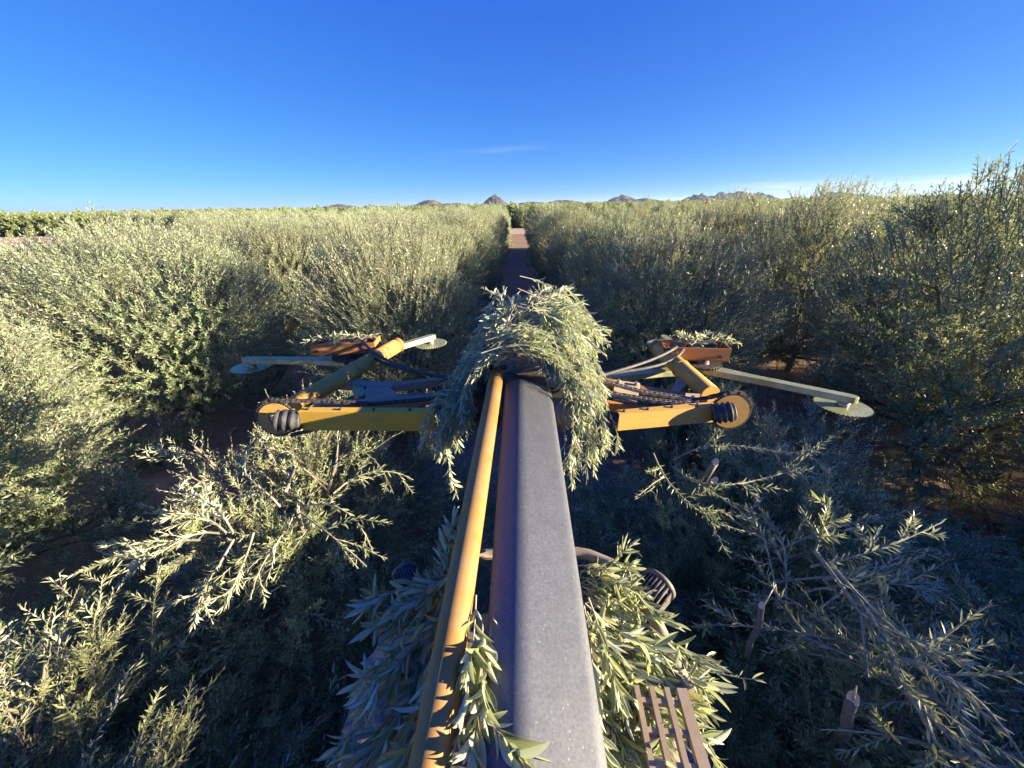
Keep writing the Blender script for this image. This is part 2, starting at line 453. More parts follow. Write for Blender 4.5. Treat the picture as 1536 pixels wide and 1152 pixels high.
def branch(rng, P, n, t0, t1, ang, l0, l1, K, up, wob, upb=0.0, tpow=1.0, lean=(0, 0, 0), short=0.35):
    N = len(P); pid = np.repeat(np.arange(N), n)
    tt = t0 + (t1 - t0) * rng.random(N * n) ** tpow
    s, t = sample(P, pid, tt)
    a = np.radians(ang[0] + (ang[1] - ang[0]) * rng.random(N * n))[:, None]
    d = norm(t * np.cos(a) + perp(t, rng) * np.sin(a) + np.array([0, 0, upb]))
    L = (l0 + (l1 - l0) * rng.random(N * n)) * (1 - short * tt)
    return curves(rng, s, d, L, K, up, wob, lean), L
def tubes(P, r0, r1, S):
    N, K, _ = P.shape
    T = np.empty_like(P); T[:, :-1] = P[:, 1:] - P[:, :-1]; T[:, -1] = T[:, -2]; T = norm(T)
    ref = np.where(np.abs(T[:, :1, 2:3]) > 0.8, np.array([1.0, 0, 0]), np.array([0, 0, 1.0]))
    ref = np.broadcast_to(ref, T.shape)
    u = norm(np.cross(T, ref)); w = np.cross(T, u)
    rr = (r0[:, None] * (1 - np.linspace(0, 1, K)) + r1[:, None] * np.linspace(0, 1, K))[..., None, None]
    a = np.arange(S) * 2 * np.pi / S
    V = P[:, :, None] + rr * (np.cos(a)[None, None, :, None] * u[:, :, None] + np.sin(a)[None, None, :, None] * w[:, :, None])
    base = (np.arange(N) * K * S)[:, None, None]; kk = (np.arange(K - 1) * S)[None, :, None]; s = np.arange(S)[None, None]; s2 = (s + 1) % S
    Q = np.stack(np.broadcast_arrays(base + kk + s, base + kk + s2, base + kk + S + s2, base + kk + S + s), -1).reshape(-1, 4)
    return V.reshape(-1, 3), Q
class Acc:
    def __init__(s): s.v, s.q, s.n, s.t = [], [], 0, []
    def add(s, v, q, t=None):
        s.q.append(q + s.n); s.v.append(v); s.n += len(v)
        s.t.append(np.zeros(len(v)) if t is None else t)
    def mesh(s, name, mat, smooth=False):
        return mesh_np(name, np.concatenate(s.v), quads=np.concatenate(s.q), tint=np.concatenate(s.t), smooth=smooth, mats=[mat])
def leaf_frames(rng, P, nodes, Llen, Wrat, t0=0.08, t1=1.0, splay=(38, 62), jit=0.25, tip=0.45, droop=0.0):
    """opposite, decussate leaves along the shoots -> base, direction, normal, length, width"""
    N = len(P)
    pid = np.repeat(np.arange(N), nodes * 2)
    k = np.tile(np.repeat(np.arange(nodes), 2), N); side = np.tile(np.array([0, 1]), N * nodes)
    tt = t0 + (t1 - t0) * (k + 0.5 * rng.random(N * nodes * 2)) / nodes
    b, t = sample(P, pid, tt)
    u0 = norm(np.cross(t, np.array([0.13, 0.21, 1.0]))); w0 = np.cross(t, u0)
    phi = (k % 2) * np.pi / 2 + side * np.pi + rng.normal(size=len(k)) * 0.35 + np.repeat(rng.random(N) * 6.28, nodes * 2)
    u = u0 * np.cos(phi)[:, None] + w0 * np.sin(phi)[:, None]
    a = np.radians(splay[0] + (splay[1] - splay[0]) * rng.random(len(k)))[:, None] * (1 - 0.45 * tt[:, None] ** 3)
    d = norm(t * np.cos(a) + u * np.sin(a) + rng.normal(size=t.shape) * jit * 0.5 + np.array([0, 0, -droop]))
    n = norm(t * np.sin(a) - u * np.cos(a) + rng.normal(size=t.shape) * jit)
    n = norm(n - d * (n * d).sum(-1, keepdims=True))
    L = Llen * (0.55 + 0.8 * rng.random(len(k))) * (1 - tip * np.clip(tt - 0.6, 0, 1) / 0.4)
    return b, d, n, L, L * Wrat * (0.8 + 0.4 * rng.random(len(k)))
def leaf_geo(rng, b, d, n, L, W, detail=0):
    x = np.cross(d, n); L = L[:, None]; W = W[:, None] * 0.5
    N = len(b); tint = rng.random(N)
    if detail == 0:
        V = np.stack([b, b + d * L * 0.45 + x * W, b + d * L - n * L * 0.04, b + d * L * 0.45 - x * W], 1)
        Q = (np.arange(N) * 4)[:, None] + np.array([[0, 1, 2, 3]])
        return V.reshape(-1, 3), Q, np.repeat(tint, 4)
    if detail == 2:
        V = np.stack([b, b + d * L * 0.42 + x * W + n * W * 0.3, b + d * L - n * L * 0.08, b + d * L * 0.42 - x * W + n * W * 0.3, b + d * L * 0.45], 1)
        o = (np.arange(N) * 5)[:, None]
        Q = np.concatenate([o + np.array([[0, 1, 2, 4]]), o + np.array([[0, 4, 2, 3]])])
        return V.reshape(-1, 3), Q, np.repeat(tint, 5)
    c = rng.normal(size=(N, 1)) * 0.10 - 0.08          # curl along the blade
    e = 0.16 * W                                        # fold along the midrib
    p = lambda f, s, o: b + d * L * f + x * W * s + n * (o * e + c * L * f * f)
    V = np.stack([b, p(0.3, 0.85, 1), p(0.3, 0, 0), p(0.3, -0.85, 1), p(0.65, 0.9, 1), p(0.65, 0, 0), p(0.65, -0.9, 1), p(1, 0, 0)], 1)
    o = (np.arange(N) * 8)[:, None]
    Q = np.concatenate([o + np.array([[1, 4, 5, 2]]), o + np.array([[2, 5, 6, 3]]), o + np.array([[0, 1, 2, 3]]), o + np.array([[4, 7, 6, 5]])])
    return V.reshape(-1, 3), Q, np.repeat(tint, 8)

def grow_olive(seed, detail=0, limbs=12, nb=9, ns=12, nodes=15, rad=1.9, height=3.9, leaf=0.075, wrat=0.26, cut=None, lean=(0.10, 0.0, 0.0), mat='leaf', twigs=True, sl=(0.34, 0.66), tall=1.0, shell=0):
    rng = np.random.default_rng(seed)
    wood, leaves = Acc(), Acc()
    # trunk forking low
    tr = curves(rng, np.array([[0, 0, -0.1]]), np.array([[0.05, 0.03, 1.0]]), np.array([0.8]), 4, 0, 0.05)
    wood.add(*tubes(tr, np.array([0.075]), np.array([0.055]), 8))
    az_ = np.arange(limbs) * 2.39996 + rng.random(limbs) * 0.5
    el = np.radians(np.linspace(-4, 1, limbs) + 82 * np.linspace(0, 1, limbs) ** 1.25 + rng.normal(size=limbs) * 5)
    d = np.stack([np.cos(az_) * np.cos(el), np.sin(az_) * np.cos(el), np.sin(el)], 1)
    s = tr[0, 1] + (tr[0, 3] - tr[0, 1]) * rng.random((limbs, 1))
    reach = 1.0 / np.sqrt((np.cos(el) / (rad - 0.45)) ** 2 + (np.sin(el) / (height - 1.05)) ** 2)
    L0 = reach * (0.92 + 0.2 * rng.random(limbs)) * (1 + 0.06 * (el < 0.5))
    A = curves(rng, s, norm(d + [0, 0, -0.05]), L0, 7, (0.10 + 0.5 * np.clip(el / 1.2, 0, 1))[:, None], 0.07)
    B, LB = branch(rng, A, nb, 0.16, 1.0, (26, 62), 0.5, 1.05, 5, 0.38, 0.07, upb=0.14, tpow=0.8, lean=lean)
    S, LS = branch(rng, B, ns, 0.05, 1.0, (18, 52), sl[0], sl[1], 3, 0.42, 0.05, upb=0.22, tpow=0.75, lean=lean, short=0.1)
    Lm = branch(rng, A, 14, 0.2, 1.0, (35, 75), 0.25, 0.5, 3, 0.3, 0.06, upb=0.05, lean=lean)[0]
    S = np.concatenate([S, Lm])
    if shell:        # shoots filling the rounded outer face of the crown
        u = norm(rng.normal(size=(shell, 3))); u = u[u[:, 2] > -0.72]
        lump = 1 + 0.07 * np.sin(u[:, 0] * 5 + seed) * np.sin(u[:, 1] * 4.3 + 2 * seed) + 0.05 * np.sin(u[:, 2] * 9 + u[:, 0] * 7)
        rr_ = ((0.62 + 0.24 * rng.random(len(u)) ** 0.6) * lump)[:, None]
        c_ = u * rr_ * np.array([rad, rad, height * 0.47]) + np.array([0.05, 0, height * 0.47 + 0.05])
        dd_ = norm(u * 0.9 + np.array([0.12, 0, 0.62]) + rng.normal(size=u.shape) * 0.28)
        S = np.concatenate([S, curves(rng, c_, dd_, rng.uniform(0.30, 0.52, len(u)), 3, 0.35, 0.05)])
    # tall water shoots standing above the crown
    top = A[np.argsort(-A[:, -1, 2])[:6]]
    W_, _ = branch(rng, top, 8, 0.45, 1.0, (4, 30), 0.6 * tall, 1.1 * tall, 3, 0.3, 0.04, upb=0.6, lean=(0.25, 0, 0))
    S = np.concatenate([S, W_]) if cut is None else S
    if cut is not None:
        zc = cut + 0.12 * np.sin(S[:, 0, 0] * 3 + seed) * 1.0
        S = S[(S[:, 0, 2] < zc) & (S[:, -1, 2] < zc + 0.16)]
        for arr in (A, B):
            over = arr[:, :, 2] > cut
            for i in np.where(over.any(1))[0]:
                k = max(int(np.argmax(over[i])), 1)
                f = arr[i, k - 1]; arr[i, k:] = f + (arr[i, k] - f) * min(0.6, max(0.05, (cut - f[2]) / max(arr[i, k, 2] - f[2], 0.01)))
        B = B[(B[:, 0, 2] < cut)]
    wood.add(*tubes(A, np.full(len(A), 0.034), np.full(len(A), 0.010), 6))
    wood.add(*tubes(B, np.full(len(B), 0.012), np.full(len(B), 0.004), 4))
    if twigs: wood.add(*tubes(S, np.full(len(S), 0.0042 if detail else 0.0055), np.full(len(S), 0.0015), 3))
    fr = leaf_frames(rng, S, nodes, leaf, wrat)
    g = leaf_geo(rng, *fr, detail=detail)
    leaves.add(*g)
    return wood.mesh('trunk', M['bark'], True), leaves.mesh('crown', M[mat])

tree_full = [grow_olive(11 + i, limbs=18, nb=12, ns=11, shell=2700, nodes=10, leaf=0.068, wrat=0.27, rad=2.1 + 0.08 * i, height=4.0, sl=(0.26, 0.46), tall=(0.75, 0.9, 1.1)[i]) for i in range(3)]
tree_mid = [grow_olive(31 + i, limbs=14, nb=10, ns=9, shell=1500, nodes=7, leaf=0.12, wrat=0.30, rad=2.1, height=4.0, sl=(0.26, 0.46), tall=0.8) for i in range(2)]
tree_far = [grow_olive(41 + i, limbs=12, nb=8, ns=5, nodes=5, leaf=0.30, wrat=0.42, rad=2.2, mat='leaf_far', twigs=False, tall=0.7) for i in range(2)]
tree_cut = [grow_olive(51 + i, detail=2, limbs=18, nb=12, ns=14, nodes=12, leaf=0.052, wrat=0.22, rad=2.0, height=3.6, cut=1.95, sl=(0.22, 0.42), mat='leaf_cut_shade_lift') for i in range(2)]  # growing leaves given the paler cut-leaf colour to lift their shade

def olive(kind, x, y, rz, sc, label, group=None, sz=1.0, sx=0.75, sy=1.10):
    t = empty('olive_tree', (x, y, 0), rz)
    # the rows are hedged: crowns narrow across the row, full along it
    rz = 3.14159 * (int(rz * 7) % 2) + 0.12 * math.sin(rz * 9)
    t.rotation_euler = (0, 0, rz)
    t.scale = (sc * sx, sc * sy, sc * sz)
    tag(t, label, 'olive tree', group)
    link('trunk', kind[0], t); link('crown', kind[1], t)
    return t

ROW, STEP, MID = 4.6, 4.4, 0.15
rr = random.Random(7)
# trees near the machine, named one by one
near = [
    (tree_full[0], -6.8, 7.0, 0.3, 1.0, 'broad sunlit olive tree left of the machine, lit yellow down to its dark skirt', 1.03, 1.06, 1.06),
    (tree_full[1], -7.1, 11.8, 2.1, 0.98, 'sunlit olive tree just behind and right of the broad left-hand tree', 1.0, 0.92, 1.0),
    (tree_full[2], -6.5, 2.7, 4.0, 0.95, 'bright yellow green olive tree cut off by the left edge of the photo', 1.0, 1.0, 1.0),
    (tree_full[1], -2.35, 7.2, 1.1, 0.93, 'rounded olive tree standing alone at the front of the row left of the bare lane', 1.07, 0.86, 0.95),
    (tree_full[1], -2.6, 12.2, 3.2, 0.97, 'second untrimmed olive tree in the row on the left edge of the lane'),
    (tree_full[0], 2.75, 6.8, 0.6, 0.93, 'blue green olive tree at the front of the row right of the bare lane', 1.07, 0.88, 0.95),
    (tree_full[2], 2.95, 11.4, 5.0, 0.98, 'second untrimmed olive tree in the row on the right edge of the lane'),
    (tree_full[2], 7.0, 5.2, 5.9, 1.06, 'tallest olive tree at the right edge, its shoots standing against the sky', 1.12, 0.95, 1.1),
    (tree_full[2], 7.0, 9.1, 0.1, 1.02, 'tall backlit olive tree in the right-hand wall behind the orange motor box', 1.10, 0.9, 1.05),
    (tree_full[1], 6.95, 12.9, 4.1, 1.02, 'backlit olive tree in the right-hand wall, next beyond the one behind the motor box', 1.06, 0.9, 1.05),
    (tree_full[1], 7.1, 2.4, 3.4, 0.97, 'shaded olive tree cut off low on the right edge of the photo', 0.97, 0.9, 1.05),
    (tree_full[0], 6.9, 0.1, 1.4, 0.94, 'olive tree beside the camera at the far right, only its dark skirt showing'),
]
for k, x, y, rz, sc, lab, *sh in near: olive(k, x, y, rz, sc, lab, None, *sh)
ORD = {0: 'first', 1: 'second', 2: 'third', 3: 'fourth', 4: 'fifth'}
extra = []
for side in (-1, 1):
    for r in range(0, 26):
        x = MID + side * (ROW * (r + 0.5) - 0.05)
        for j in range(-1, 14):
            x = MID + side * (ROW * (r + 0.5) - 0.05 + (0.16 if r == 0 and j > 2 else 0))
            y = 2.9 + STEP * j + (0 if side < 0 else -0.9)
            if y > ROAD0 - 3.0 or (side > 0 and y > ROAD0 - 2.5): continue
            if r < 2 and y < 13.5: continue
            if side > 0 and r < 6 and y > 38: continue          # a bare patch where the low sun reaches the lane
            if abs(x) > 1.42 * y + 4.2: continue
            if x < -0.78 * y - 3 and y > 38: continue          # the bare corner of the block on the left
            extra.append((math.hypot(x, y), side, r, x, y))
extra.sort()
N_IND = 250
far_pts = []
for i, (dd, side, r, x, y) in enumerate(extra):
    x += rr.uniform(-0.2, 0.2); y += rr.uniform(-0.25, 0.25)
    sc = rr.uniform(0.92, 1.04) * (1.05 if side > 0 else 1.0)
    if i >= N_IND:
        far_pts.append((x, y, sc)); continue
    if x < -12 and x < -0.78 * y: sc *= 0.74 - 0.0085 * y
    sd_ = 'left' if side < 0 else 'right'
    if r < 5:
        lab = f'olive tree well back in the {ORD[r]} row {sd_} of the bare lane'
    else:
        lab = f'olive tree among the distant rows far to the {sd_} of the lane'
    kinds = tree_full if dd < 26 else tree_mid
    olive(rr.choice(kinds), x, y, rr.uniform(0, 6.28), sc, lab, f'olive trees {lab[11:]}')

# topped trees beside the machine: cut flat, with stubs
topped = [
    (tree_cut[0], -2.3, 3.0, 0.4, 1.0, 'topped olive bush under the left yellow guard beam, cut flat'),
    (tree_cut[1], -2.75, 0.2, 2.0, 0.86, 'low topped olive bush in the bottom left corner with upright green shoots'),
    (tree_cut[1], 2.35, 2.7, 5.2, 1.0, 'topped olive bush under the right yellow guard beam'),
    (tree_cut[0], 2.45, 0.35, 3.1, 0.98, 'dark topped olive bush in the bottom right corner among bare cut stems'),
    (tree_cut[0], -2.3, 5.0, 1.9, 0.8, 'small topped olive bush behind the left rotating blades'),
    (tree_cut[1], 2.7, 5.0, 0.9, 0.8, 'small topped olive bush behind the right rotating blades'),
]
for k, x, y, rz, sc, lab in topped: olive(k, x, y, rz, sc, lab)

# the block of trees beyond the dirt road
rng = random.Random(5)
front = []
for k in range(-34, 35):
    x = 1.2 + k * 3.6
    if abs(x) > 1.38 * (ROAD1 + 4): continue
    front.append((x + rng.uniform(-0.3, 0.3), ROAD1 + 3.2 + rng.uniform(-0.3, 0.3)))
for x, y in front:
    if abs(x) < 1.4:
        lab, grp = 'green olive tree closing the far end of the bare lane', None
    elif x < 0:
        lab = 'olive tree in the front row beyond the pink dirt road, left of the lane'; grp = 'olive trees along the far side of the dirt road, left'
    else:
        lab = 'olive tree in the front row beyond the dirt road, right of the lane'; grp = 'olive trees along the far side of the dirt road, right'
    if len(front) and -75 < x < 40: olive(rng.choice(tree_mid), x, y, rng.uniform(0, 6.28), rng.uniform(0.92, 1.06), lab, grp) if abs(x) > 1.4 or grp is None else None
    else: far_pts.append((x, y, rng.uniform(0.9, 1.1)))
for r in range(1, 60):
    y = ROAD1 + 3.2 + r * (4.5 if r < 22 else 14)
    st = 4.0 if r < 22 else 9.0
    n = int(1.4 * y / st)
    for k in range(-n, n + 1):
        far_pts.append((k * st + rng.uniform(-0.8, 0.8), y + rng.uniform(-1, 1), rng.uniform(0.95, 1.06 + 0.14 * rng.random() ** 3) * (1.0 if r < 22 else 1.06)))

def scatter(name, pts, src_meshes, label, cat):
    """one object: a cloud of points that geometry nodes turn into instances of tree crowns"""
    me = bpy.data.meshes.new(name)
    me.from_pydata([(x, y, 0) for x, y, s in pts], [], [])
    a = me.attributes.new('size', 'FLOAT', 'POINT'); a.data.foreach_set('value', [p[2] for p in pts])
    a = me.attributes.new('turn', 'FLOAT', 'POINT'); a.data.foreach_set('value', [rng.uniform(0, 6.28) for _ in pts])
    o = link(name, me)
    ng = bpy.data.node_groups.new(name, 'GeometryNodeTree')
    ng.interface.new_socket('Geometry', in_out='INPUT', socket_type='NodeSocketGeometry')
    ng.interface.new_socket('Geometry', in_out='OUTPUT', socket_type='NodeSocketGeometry')
    gi, go = ng.nodes.new('NodeGroupInput'), ng.nodes.new('NodeGroupOutput')
    oi = ng.nodes.new('GeometryNodeObjectInfo'); oi.inputs['Object'].default_value = src_meshes; oi.inputs['As Instance'].default_value = True
    ip = ng.nodes.new('GeometryNodeInstanceOnPoints')
    na = ng.nodes.new('GeometryNodeInputNamedAttribute'); na.data_type = 'FLOAT'; na.inputs['Name'].default_value = 'size'
    nt = ng.nodes.new('GeometryNodeInputNamedAttribute'); nt.data_type = 'FLOAT'; nt.inputs['Name'].default_value = 'turn'
    cx = ng.nodes.new('ShaderNodeCombineXYZ')
    L = ng.links.new
    L(nt.outputs[0], cx.inputs['Z']); L(cx.outputs[0], ip.inputs['Rotation'])
    L(na.outputs[0], ip.inputs['Scale']); L(gi.outputs[0], ip.inputs['Points']); L(oi.outputs['Geometry'], ip.inputs['Instance']); L(ip.outputs[0], go.inputs[0])
    m = o.modifiers.new('scatter', 'NODES'); m.node_group = ng
    tag(o, label, cat, kind='stuff')
    return o
# one more real tree of the distant kind, standing in the distant block, is what the scatter repeats
srcs = []
for i, km in enumerate(tree_far):
    x, y, s = far_pts.pop()
    src = link('distant_olive_tree', km[1], loc=(0, 0, 0))
    src.location = (x, y, 0)
    tag(src, 'one of the far-off olive trees on the horizon, too small to single out', 'olive tree', 'far-off olive trees')
    srcs.append(src)
scatter('distant_orchard', [p for i, p in enumerate(far_pts) if i % 2 == 0], srcs[0], 'far olive orchard beyond the dirt road reaching to the mountains', 'orchard')
scatter('distant_orchard', [p for i, p in enumerate(far_pts) if i % 2 == 1], srcs[1], 'far olive orchard beyond the dirt road reaching to the mountains', 'orchard')

rng = random.Random(9)
side_pts = [(MID + ROW * (r + 0.5) - 0.05 + rng.uniform(-.2, .2), 1.3 + STEP * j + rng.uniform(-.3, .3), rng.uniform(0.88, 0.94)) for r in range(1, 7) for j in range(-5, 3)
            if (MID + ROW * (r + 0.5)) > 1.42 * (1.3 + STEP * j) + 4.2 and not (r == 1 and j > -1)]
side_pts += [(6.9, -2.0, 0.94), (7.0, -3.6, 0.98), (9.5, -1.0, 0.98), (9.2, 1.0, 0.98)]
side_src = [o for o in C.objects if o.name.startswith('crown') and o.data == tree_mid[0][1]][0]
scatter('orchard_beside_the_camera', side_pts, side_src, 'olive orchard going on to the right of the picture', 'orchard')

# ================================================================== the pruning machine
mach = empty('pruning_machine', (0, -1.2, 0))
tag(mach, 'yellow and grey pruning machine with a long boom and two sets of rotating saw blades', 'pruning machine')
def V(*a): return Vector(a)
OFF = V(0, -1.2, 0)
def place(o, parent=mach):
    """geometry is written in world metres: move it into its parent's frame"""
    o.matrix_parent_inverse = parent.matrix_world.inverted() if False else Matrix.Translation(-OFF) if parent is mach else Matrix()
    return o
def part(mb, name, mat, parent=mach, bev=0.0): return place(mb.build(name, mat, parent, bev), parent)

def rounded_square(s, r, rot, seg=5):
    pts = []
    for q in range(4):
        cx_, cz_ = (s / 2 - r) * (1, -1, -1, 1)[q], (s / 2 - r) * (1, 1, -1, -1)[q]
        for k in range(seg + 1):
            a = math.pi / 2 * (q + k / seg)
            pts.append((cx_ + r * math.cos(a), cz_ + r * math.sin(a)))
    c, n = math.cos(rot), math.sin(rot)
    return [(x * c - z * n, x * n + z * c) for x, z in pts]

def rounded_poly(pts, r, seg=7):
    out_ = []
    n = len(pts)
    for i in range(n):
        p = Vector((*pts[i], 0)); a = Vector((*pts[i - 1], 0)) - p; b = Vector((*pts[(i + 1) % n], 0)) - p
        A, B = p + a.normalized() * r, p + b.normalized() * r
        for k in range(seg + 1):
            t_ = k / seg; q = A * (1 - t_) ** 2 + p * 2 * t_ * (1 - t_) + B * t_ ** 2
            out_.append((q.x, q.y))
    return out_

# boom: a folded box tube with a low ridge along its top
b0, b1 = V(0.038, 0.350, 3.000), V(0.052, 1.80, 3.085)
bd = (b1 - b0).normalized()
mb = MB(); mb.sweep(rounded_poly([(0.128, 0.044), (-0.040, 0.104), (-0.122, 0.072), (-0.112, -0.10), (0.124, -0.10)], 0.030), b0 - bd * 1.35, b1, smooth=True)
boom = part(mb, 'boom', M['boom'])
r0, r1 = at(644, 1152, d=0.69), at(745, 562, d=2.06)
rd = (r1 - r0).normalized()
mb = MB(); mb.tube([r0 - rd * 1.2, r0, r1], 0.0385, 32)
rod = part(mb, 'levelling_rod', M['yellow_rod'])
mb = MB(); mb.tube([r1 + rd * 0.001, r1 + rd * 0.03], 0.034, 24); mb.box(r1 + rd * 0.07, (0.03, 0.09, 0.075), bev=0.006)
mb.tube([r1 + rd * 0.09 + V(-0.05, 0, 0), r1 + rd * 0.09 + V(0.05, 0, 0)], 0.014, 12)
part(mb, 'rod_clevis', M['dark'])

# pivot and cross head under the end of the boom
mb = MB(); mb.tube([V(0.10, 1.82, 2.975), V(0.36, 1.80, 2.965)], 0.085, 28)
mb.tube([V(0.24, 1.815, 2.97), V(0.262, 1.812, 2.97)], 0.10, 28)
mb.tube([V(0.355, 1.80, 2.965), V(0.40, 1.798, 2.963)], 0.055, 20)
part(mb, 'pivot_housing', M['roof'])
mb = MB()
mb.box((0.03, 1.93, 3.02), (0.26, 0.20, 0.22), bev=0.012)
mb.box((0.03, 2.15, 2.93), (0.62, 0.14, 0.14), bev=0.012)
mb.tube([V(-0.42, 1.86, 2.90), V(-0.1, 1.86, 2.90)], 0.04, 20)
mb.box((-0.205, 1.90, 2.99), (0.035, 0.07, 0.28), bev=0.005)
part(mb, 'cross_head', M['dark'])
mb = MB()
mb.box((0.06, 2.12, 3.14), (0.16, 0.28, 0.22), Matrix.Rotation(R(20), 4, 'X'), bev=0.02)
mb.tube([V(0.10, 2.2, 3.2), V(0.10, 2.2, 3.31)], 0.055, 20)
part(mb, 'drive_motor', M['roof'])

def link_chain(name, pts, pitch=0.026, closed=False, mat='chain', w=0.018, up=None):
    """roller chain: plates and rollers along a polyline, one joined part"""
    pts = [Vector(p) for p in pts]
    if closed: pts.append(pts[0])
    seg = [(a, b) for a, b in zip(pts, pts[1:])]
    mb, carry, k = MB(), 0.0, 0
    for a, b in seg:
        L = (b - a).length; t = (b - a) / L
        n = (up or V(0, 1, 0)).cross(t).normalized(); q = t.cross(n)
        Mx = Matrix((( t.x, n.x, q.x, 0), (t.y, n.y, q.y, 0), (t.z, n.z, q.z, 0), (0, 0, 0, 1)))
        x = carry
        while x < L:
            c = a + t * x
            for sgn in (-1, 1): mb.box(c + q * sgn * w * (0.5 if k % 2 else 0.36), (pitch * 1.15, 0.016, 0.0035), Mx)
            mb.tube([c - q * w * 0.5 + t * pitch * .5, c + q * w * 0.5 + t * pitch * .5], 0.006, 6)
            x += pitch; k += 1
        carry = x - L
    return tag(part(mb, name, M[mat]), kind='stuff')

def disc_sprocket(c, r, axis):
    """yellow end disc with a toothed rim, facing the camera, a hole at its middle"""
    c, axis = V(*c), axis.normalized()
    u = axis.orthogonal().normalized(); w = axis.cross(u)
    mb = MB(); n = 48
    prof = [(0.035, -0.008), (r - 0.012, -0.008), (r - 0.012, 0.008), (0.035, 0.008)]
    rings = []
    for k in range(n):
        a = 2 * math.pi * k / n
        rings.append([mb.bm.verts.new(c + (u * math.cos(a) + w * math.sin(a)) * p + axis * h) for p, h in prof])
    for k in range(n):
        A, B = rings[k], rings[(k + 1) % n]
        for j in range(4): mb.bm.faces.new((A[j], A[(j + 1) % 4], B[(j + 1) % 4], B[j]))
    o = part(mb, 'drive_disc', M['yellow'])
    mb = MB()
    N = 44
    for k in range(N):
        a = 2 * math.pi * k / N
        d = u * math.cos(a) + w * math.sin(a)
        tt = axis.cross(d)
        Mx = Matrix(((d.x, tt.x, axis.x, 0), (d.y, tt.y, axis.y, 0), (d.z, tt.z, axis.z, 0), (0, 0, 0, 1)))
        mb.box(c + d * (r - 0.004), (0.012, 0.008, 0.010), Mx)
    tag(part(mb, 'tooth_ring', M['chain']), kind='stuff')
    return o

def guard(a, b, hgt, fl, name_mat, tilt=0.0):
    """channel guard: a front plate with a narrow top flange and bolts"""
    a, b = V(*a), V(*b)
    t = (b - a).normalized(); n = V(0, 0, 1).cross(t).normalized()      # n points away from the camera for a left-to-right beam
    L = (b - a).length
    mb = MB()
    prof = [(0, 0), (0, hgt), (fl, hgt + 0.004), (fl, hgt - 0.002), (0.005, hgt - 0.006), (0.005, 0.006), (fl, 0.006), (fl, 0)]
    r0_ = [mb.bm.verts.new(a + n * p[0] + V(0, 0, p[1] - hgt / 2)) for p in prof]
    r1_ = [mb.bm.verts.new(b + n * p[0] + V(0, 0, p[1] - hgt / 2)) for p in prof]
    for k in range(8): mb.bm.faces.new((r0_[k], r0_[(k + 1) % 8], r1_[(k + 1) % 8], r1_[k]))
    mb.bm.faces.new(r0_[::-1]); mb.bm.faces.new(r1_)
    o = part(mb, 'guard_beam', name_mat)
    for f in (0.06, 0.3, 0.55, 0.82):
        m = MB(); c = a + t * L * f + n * fl * 0.5 + V(0, 0, hgt / 2 + 0.002)
        m.tube([c, c + V(0, 0, 0.009)], 0.008, 6)
        bo = m.build('bolt', M['dark'], o)
    return o

ax = V(0.05, -1.0, 0.35)
# ----- left side
LDc = at(415, 628, d=2.05)
disc_sprocket(LDc, 0.102, V(0.10, -1.0, 0.10))
guard(at(451, 632, d=1.99), at(652, 633, d=1.98), 0.112, 0.045, M['yellow_plain'])
def boot(c0, c1, r, folds):
    mb = MB(); c0, c1 = Vector(c0), Vector(c1); pts, rads = [], []
    n = folds * 4
    for k in range(n + 1):
        pts.append(c0.lerp(c1, k / n)); rads.append(r * (1 + 0.09 * math.sin(k * math.pi / 2 + 0.6) + 0.05 * math.sin(k * 1.7)) * (0.82 if k in (0, n) else 1))
    mb.tube(pts, rads, 20)
    return part(mb, 'rubber_boot', M['rubber'])
boot(at(413, 631, d=1.97), at(452, 632, d=2.0), 0.052, 3)
# chain round the disc and back along the arm
def ring_pts(c, r, a0, a1, n, sx=1):
    return [Vector(c) + V(sx * r * math.cos(a), 0.012, r * math.sin(a)) for a in [a0 + (a1 - a0) * k / n for k in range(n + 1)]]
pl = ring_pts(LDc, 0.108, R(-95), R(-290), 18)
link_chain('drive_chain', pl + [at(480, 601, d=2.06), at(560, 606, d=2.09), at(655, 598, d=2.14)], mat='chain')
link_chain('drive_chain', [at(440, 652, d=2.09), at(560, 622, d=2.12), at(660, 612, d=2.2)], mat='chain')
# main tubes carrying the rotors
tl0, tl1 = at(444, 606, d=2.19), at(594, 519, d=2.86)
mb = MB(); mb.tube([tl0, tl0.lerp(tl1, .5), tl1], 0.052, 28)
part(mb, 'rotor_arm', M['yellow'])
mb = MB(); d_ = (tl1 - tl0).normalized(); mb.tube([tl1, tl1 + d_ * 0.035, tl1 + d_ * 0.055], [0.054, 0.054, 0.03], 28)
part(mb, 'end_cap', M['orange'])
m_ = tl0.lerp(tl1, 0.52)
mb = MB(); mb.tube([m_, m_ + d_ * 0.012], 0.0575, 28)
part(mb, 'weld_collar', M['yellow'])

def ribbon_plate(outline_px, depths, thick, name, mat):
    pts = [at(p[0], p[1], d=dd) for p, dd in zip(outline_px, depths)]
    mb = MB(); mb.plate(pts, V(0, 0, -thick)); return part(mb, name, M[mat])
